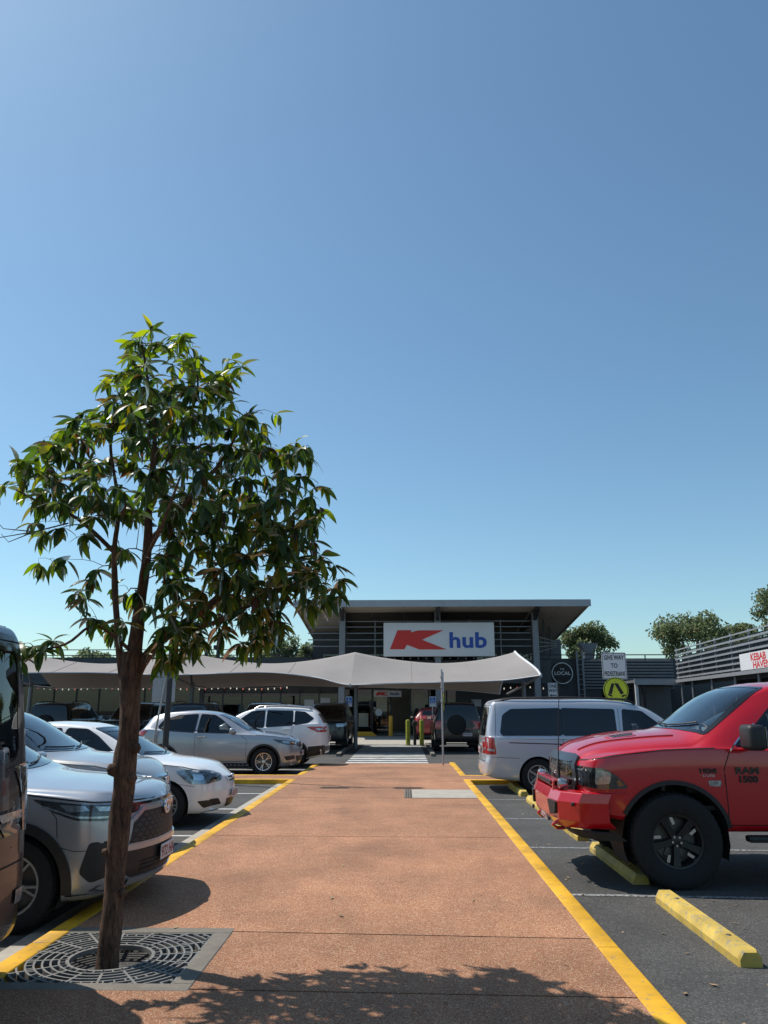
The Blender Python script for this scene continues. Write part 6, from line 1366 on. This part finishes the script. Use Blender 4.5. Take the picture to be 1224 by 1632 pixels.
for p in [(-1.72, TY - .1, 4.52), (-2.1, TY, 4.58), (-2.18, TY, 4.5), (-2.02, TY + .1, 4.55), (-1.36, TY, 4.2), (-.72, TY, 3.62), (-.60, TY, 3.3), (-.50, TY - .1, 2.68), (-.47, TY, 2.48), (-2.95, TY - .2, 3.28), (-2.85, TY - .2, 3.45), (-2.7, TY, 2.72), (-1.08, TY - .1, 2.12), (-1.2, TY + .1, 2.14), (-1.02, TY, 2.2), (-2.58, TY - .25, 2.10), (-2.66, TY - .25, 2.12), (-1.62, TY - .15, 2.02), (-1.56, TY - .1, 2.1), (-1.7, TY - .2, 2.1), (-2.5, TY - .25, 2.08), (-2.72, TY - .28, 2.08), (-2.62, TY - .3, 2.0), (-2.45, TY - .2, 2.14), (-2.42, TY, 2.5), (-2.3, TY - .1, 2.45), (-2.52, TY - .1, 2.72), (-2.35, TY + .1, 2.62), (-2.2, TY - .1, 2.3), (-1.3, TY - .2, 4.26), (-1.22, TY - .2, 4.2)]: tips.append(Vector(p))
tips.sort(key=lambda p: min((p - n[0]).length for n in nodes))
tw = MB(); leaves = []; SUNV = sv
for p in tips:
    best = min(nodes, key=lambda n: (p - n[0]).length + (.25 if n[0].z > p.z + .05 else 0) + (0 if n[1] > .003 else .1))
    a = best[0]; L_ = (p - a).length; r0 = min(best[1] * .7, .004 + L_ * .010)
    mid = a.lerp(p, .5) + Vector((random.uniform(-.04, .04), random.uniform(-.04, .04), .02 + L_ * .06))
    q1 = a.lerp(mid, .5) + Vector((0, 0, .01)); q2 = mid.lerp(p, .5) + Vector((random.uniform(-.015, .015), 0, L_ * .03))
    P_ = [a, q1, mid, q2, p]; tw.tube([v - tb for v in P_], [r0, r0 * .85, r0 * .7, r0 * .5, .0022], 5)
    for v, f in ((mid, .7), (q2, .5), (p, .3)): nodes.append((v, max(r0 * f, .0025)))
    d0 = (p - mid).normalized(); n = random.randint(6, 14)
    for k in range(n):
        t = random.random() ** 1.5; base = p.lerp(q2, t * .8); az = 2.4 * k + random.uniform(-.5, .5); out = Vector((math.cos(az), math.sin(az), 0))
        pit = random.gauss(-.62, .55) if p.z < 3.9 else random.gauss(-.22, .5)
        dr = (out * math.cos(pit) + Vector((0, 0, math.sin(pit))) + d0 * .25).normalized()
        leaves.append((base, dr, random.choice((random.uniform(.055, .11), random.uniform(.10, .20), random.uniform(.12, .18))), random.random(), p))
tw.build('twigs', M_TWIG, tree, ang=60)['kind'] = 'stuff'
for (x, z) in ((-2.9, 2.95), (-2.85, 2.85), (-2.94, 2.88)):             # bare twigs on the far left
    q = MB(); q.tube([Vector(v) - tb for v in ((-2.45, TY - .15, 3.0), (-2.68, TY - .18, 2.93), (x, TY - .2, z), (x - .06, TY - .2, z + .06))], [.006, .005, .003, .002], 5); q.build('bare_twig', M_TWIG, tree)
LM = []; LY = []
for i in range(5):
    me = bpy.data.meshes.new('leaf'); v, f = leaf_shape(1, (.25, .29, .33, .27, .30)[i], (.5, .9, .3, 1.2, .7)[i], (.35, .2, .5, .3, .15)[i]); me.from_pydata(v, [], f); me.materials.append(M_LEAF); me.polygons.foreach_set('use_smooth', [True] * len(me.polygons))
    at = me.attributes.new('tone', 'FLOAT', 'FACE'); at.data.foreach_set('value', [0.0] * len(me.polygons)); LM.append((me, v, f)); my = me.copy(); my.materials.clear(); my.materials.append(M_SUNLEAF); LY.append(my)
def leaf_frame(base, dr, roll):
    x = dr; s_ = Vector((0, 0, 1)).cross(x); s_ = s_.normalized() if s_.length > .05 else Vector((0, 1, 0)); u = x.cross(s_).normalized()
    s2 = s_ * math.cos(roll) + u * math.sin(roll); u2 = u * math.cos(roll) - s_ * math.sin(roll); return Matrix((x, s2, u2)).transposed()
camv = Vector((0, 0, 1.7)); order = sorted(range(len(leaves)), key=lambda i: (leaves[i][0] - camv).length - .25 * near_poly(leaves[i][0].x, leaves[i][0].z, CROWN)[0] * -1)
near = set(order[:300]); V = []; Fc = []; T = []; YF = []
def is_sunlit(b):  # chance by position that a leaf gets the painted-in sunlit colour
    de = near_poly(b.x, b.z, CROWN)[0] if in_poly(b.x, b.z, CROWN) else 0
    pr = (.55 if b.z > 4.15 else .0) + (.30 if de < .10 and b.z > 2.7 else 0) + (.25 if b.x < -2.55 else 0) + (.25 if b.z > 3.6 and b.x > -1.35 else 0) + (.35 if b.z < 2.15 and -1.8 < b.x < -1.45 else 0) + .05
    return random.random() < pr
for i, (b, dr, l, tone, p) in enumerate(leaves):
    M3 = leaf_frame(b, dr, random.gauss(0, .5)); me, v, f = LM[i % 5]
    sunlit = is_sunlit(b)
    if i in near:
        o = bpy.data.objects.new('leaf', LY[i % 5] if sunlit else me); link(o, tree); o.matrix_local = Matrix.Translation(b - tb) @ M3.to_4x4() @ Matrix.Scale(l, 4)
    else:
        n0 = len(V); V += [M3 @ (Vector(q) * l) + b - tb for q in v]; Fc += [tuple(k + n0 for k in q) for q in f]; T += [tone] * len(f); YF += [1 if sunlit else 0] * len(f)
cr = mobj('crown', V, Fc, M_LEAF, tree, True); cr['kind'] = 'stuff'; cr.data.materials.append(M_SUNLEAF); cr.data.polygons.foreach_set('material_index', YF); at = cr.data.attributes.new('tone', 'FLOAT', 'FACE'); at.data.foreach_set('value', T)

# -- gum trees behind the buildings
def gum(x, y, zc, rx, rz, label, n=3400, seed=1, sz=.34):
    rg = random.Random(seed); t = thing('gum_tree', label, 'tree', (x, y, -.02), group='gum trees behind the shopping centre')
    tr = MB(); tr.tube([(0, 0, 0), (.1, 0, zc * .5), (rg.uniform(-.4, .4), 0, zc)], [.32, .24, .12], 8)
    cl = []
    for k in range(26):
        a = rg.uniform(0, 6.28); e = rg.uniform(-.55, 1); rr = rg.uniform(.45, 1); c = Vector((math.cos(a) * rx * rr * math.cos(e * 1.2), math.sin(a) * rx * .8 * rr * math.cos(e * 1.2), zc + rz * math.sin(e * 1.4) * rr)); cl.append((c, rx * rg.uniform(.20, .36)))
        if k < 12: tr.tube([(0, 0, zc * .55), (c.x * .45, c.y * .45, lerp(zc * .6, c.z, .6)), tuple(c)], [.12, .08, .03], 5)
    tr.build('trunk', M_GBARK, t, ang=50)
    V = []; Fc = []; T = []; n = int(n * 1.7)
    for i in range(n):
        c, r = cl[rg.randrange(len(cl))]; d = Vector((rg.gauss(0, 1), rg.gauss(0, 1), rg.gauss(0, .8))).normalized() * r * rg.random() ** .45; p = c + d
        ax = Vector((rg.gauss(0, 1), rg.gauss(0, 1), rg.gauss(-.8, .7))).normalized(); sd = ax.cross(Vector((rg.gauss(0, 1), rg.gauss(0, 1), rg.gauss(0, 1)))).normalized(); l = sz * rg.uniform(.6, 1.4); w = l * .28
        n0 = len(V); V += [p, p + ax * l * .5 + sd * w, p + ax * l, p + ax * l * .5 - sd * w]; Fc.append((n0, n0 + 1, n0 + 2, n0 + 3)); T.append(rg.random())
    o = mobj('crown', V, Fc, M_GUM, t); o['kind'] = 'stuff'; at = o.data.attributes.new('tone', 'FLOAT', 'FACE'); at.data.foreach_set('value', T); return t
gum(20.0, 85, 7.9, 3.1, 2.6, 'round gum tree showing past the right corner of the fly-up roof', 3200, 1)
gum(31.4, 85, 8.6, 3.9, 2.9, 'broad gum tree above the corner of the louvred wing', 4200, 2)
gum(36.6, 88, 8.6, 2.6, 2.2, 'low gum tree between two taller ones above the louvres', 2600, 3)
gum(40.8, 84, 10.6, 4.0, 3.2, 'tall gum tree rising over the banner on the louvred wing', 4200, 4)
gum(-14.0, 85, 7.0, 2.5, 2.5, 'gum tree above the sail between the leafy tree and the fly-up roof', 3000, 5)
gum(-10.6, 88, 6.6, 2.2, 1.9, 'low gum tree close beside the left end of the fly-up roof', 2200, 6)
gum(-34.2, 86, 6.0, 2.6, 1.9, 'small gum tree over the low building beside the slender trunk', 2200, 7)
gum(-46.0, 86, 6.6, 3.0, 2.6, 'gum tree over the low building beside the tall black van', 2600, 8)
gum(-22.0, 90, 6.0, 3.0, 2.0, 'gum tree over the low building hidden behind the leafy crown', 2200, 9)
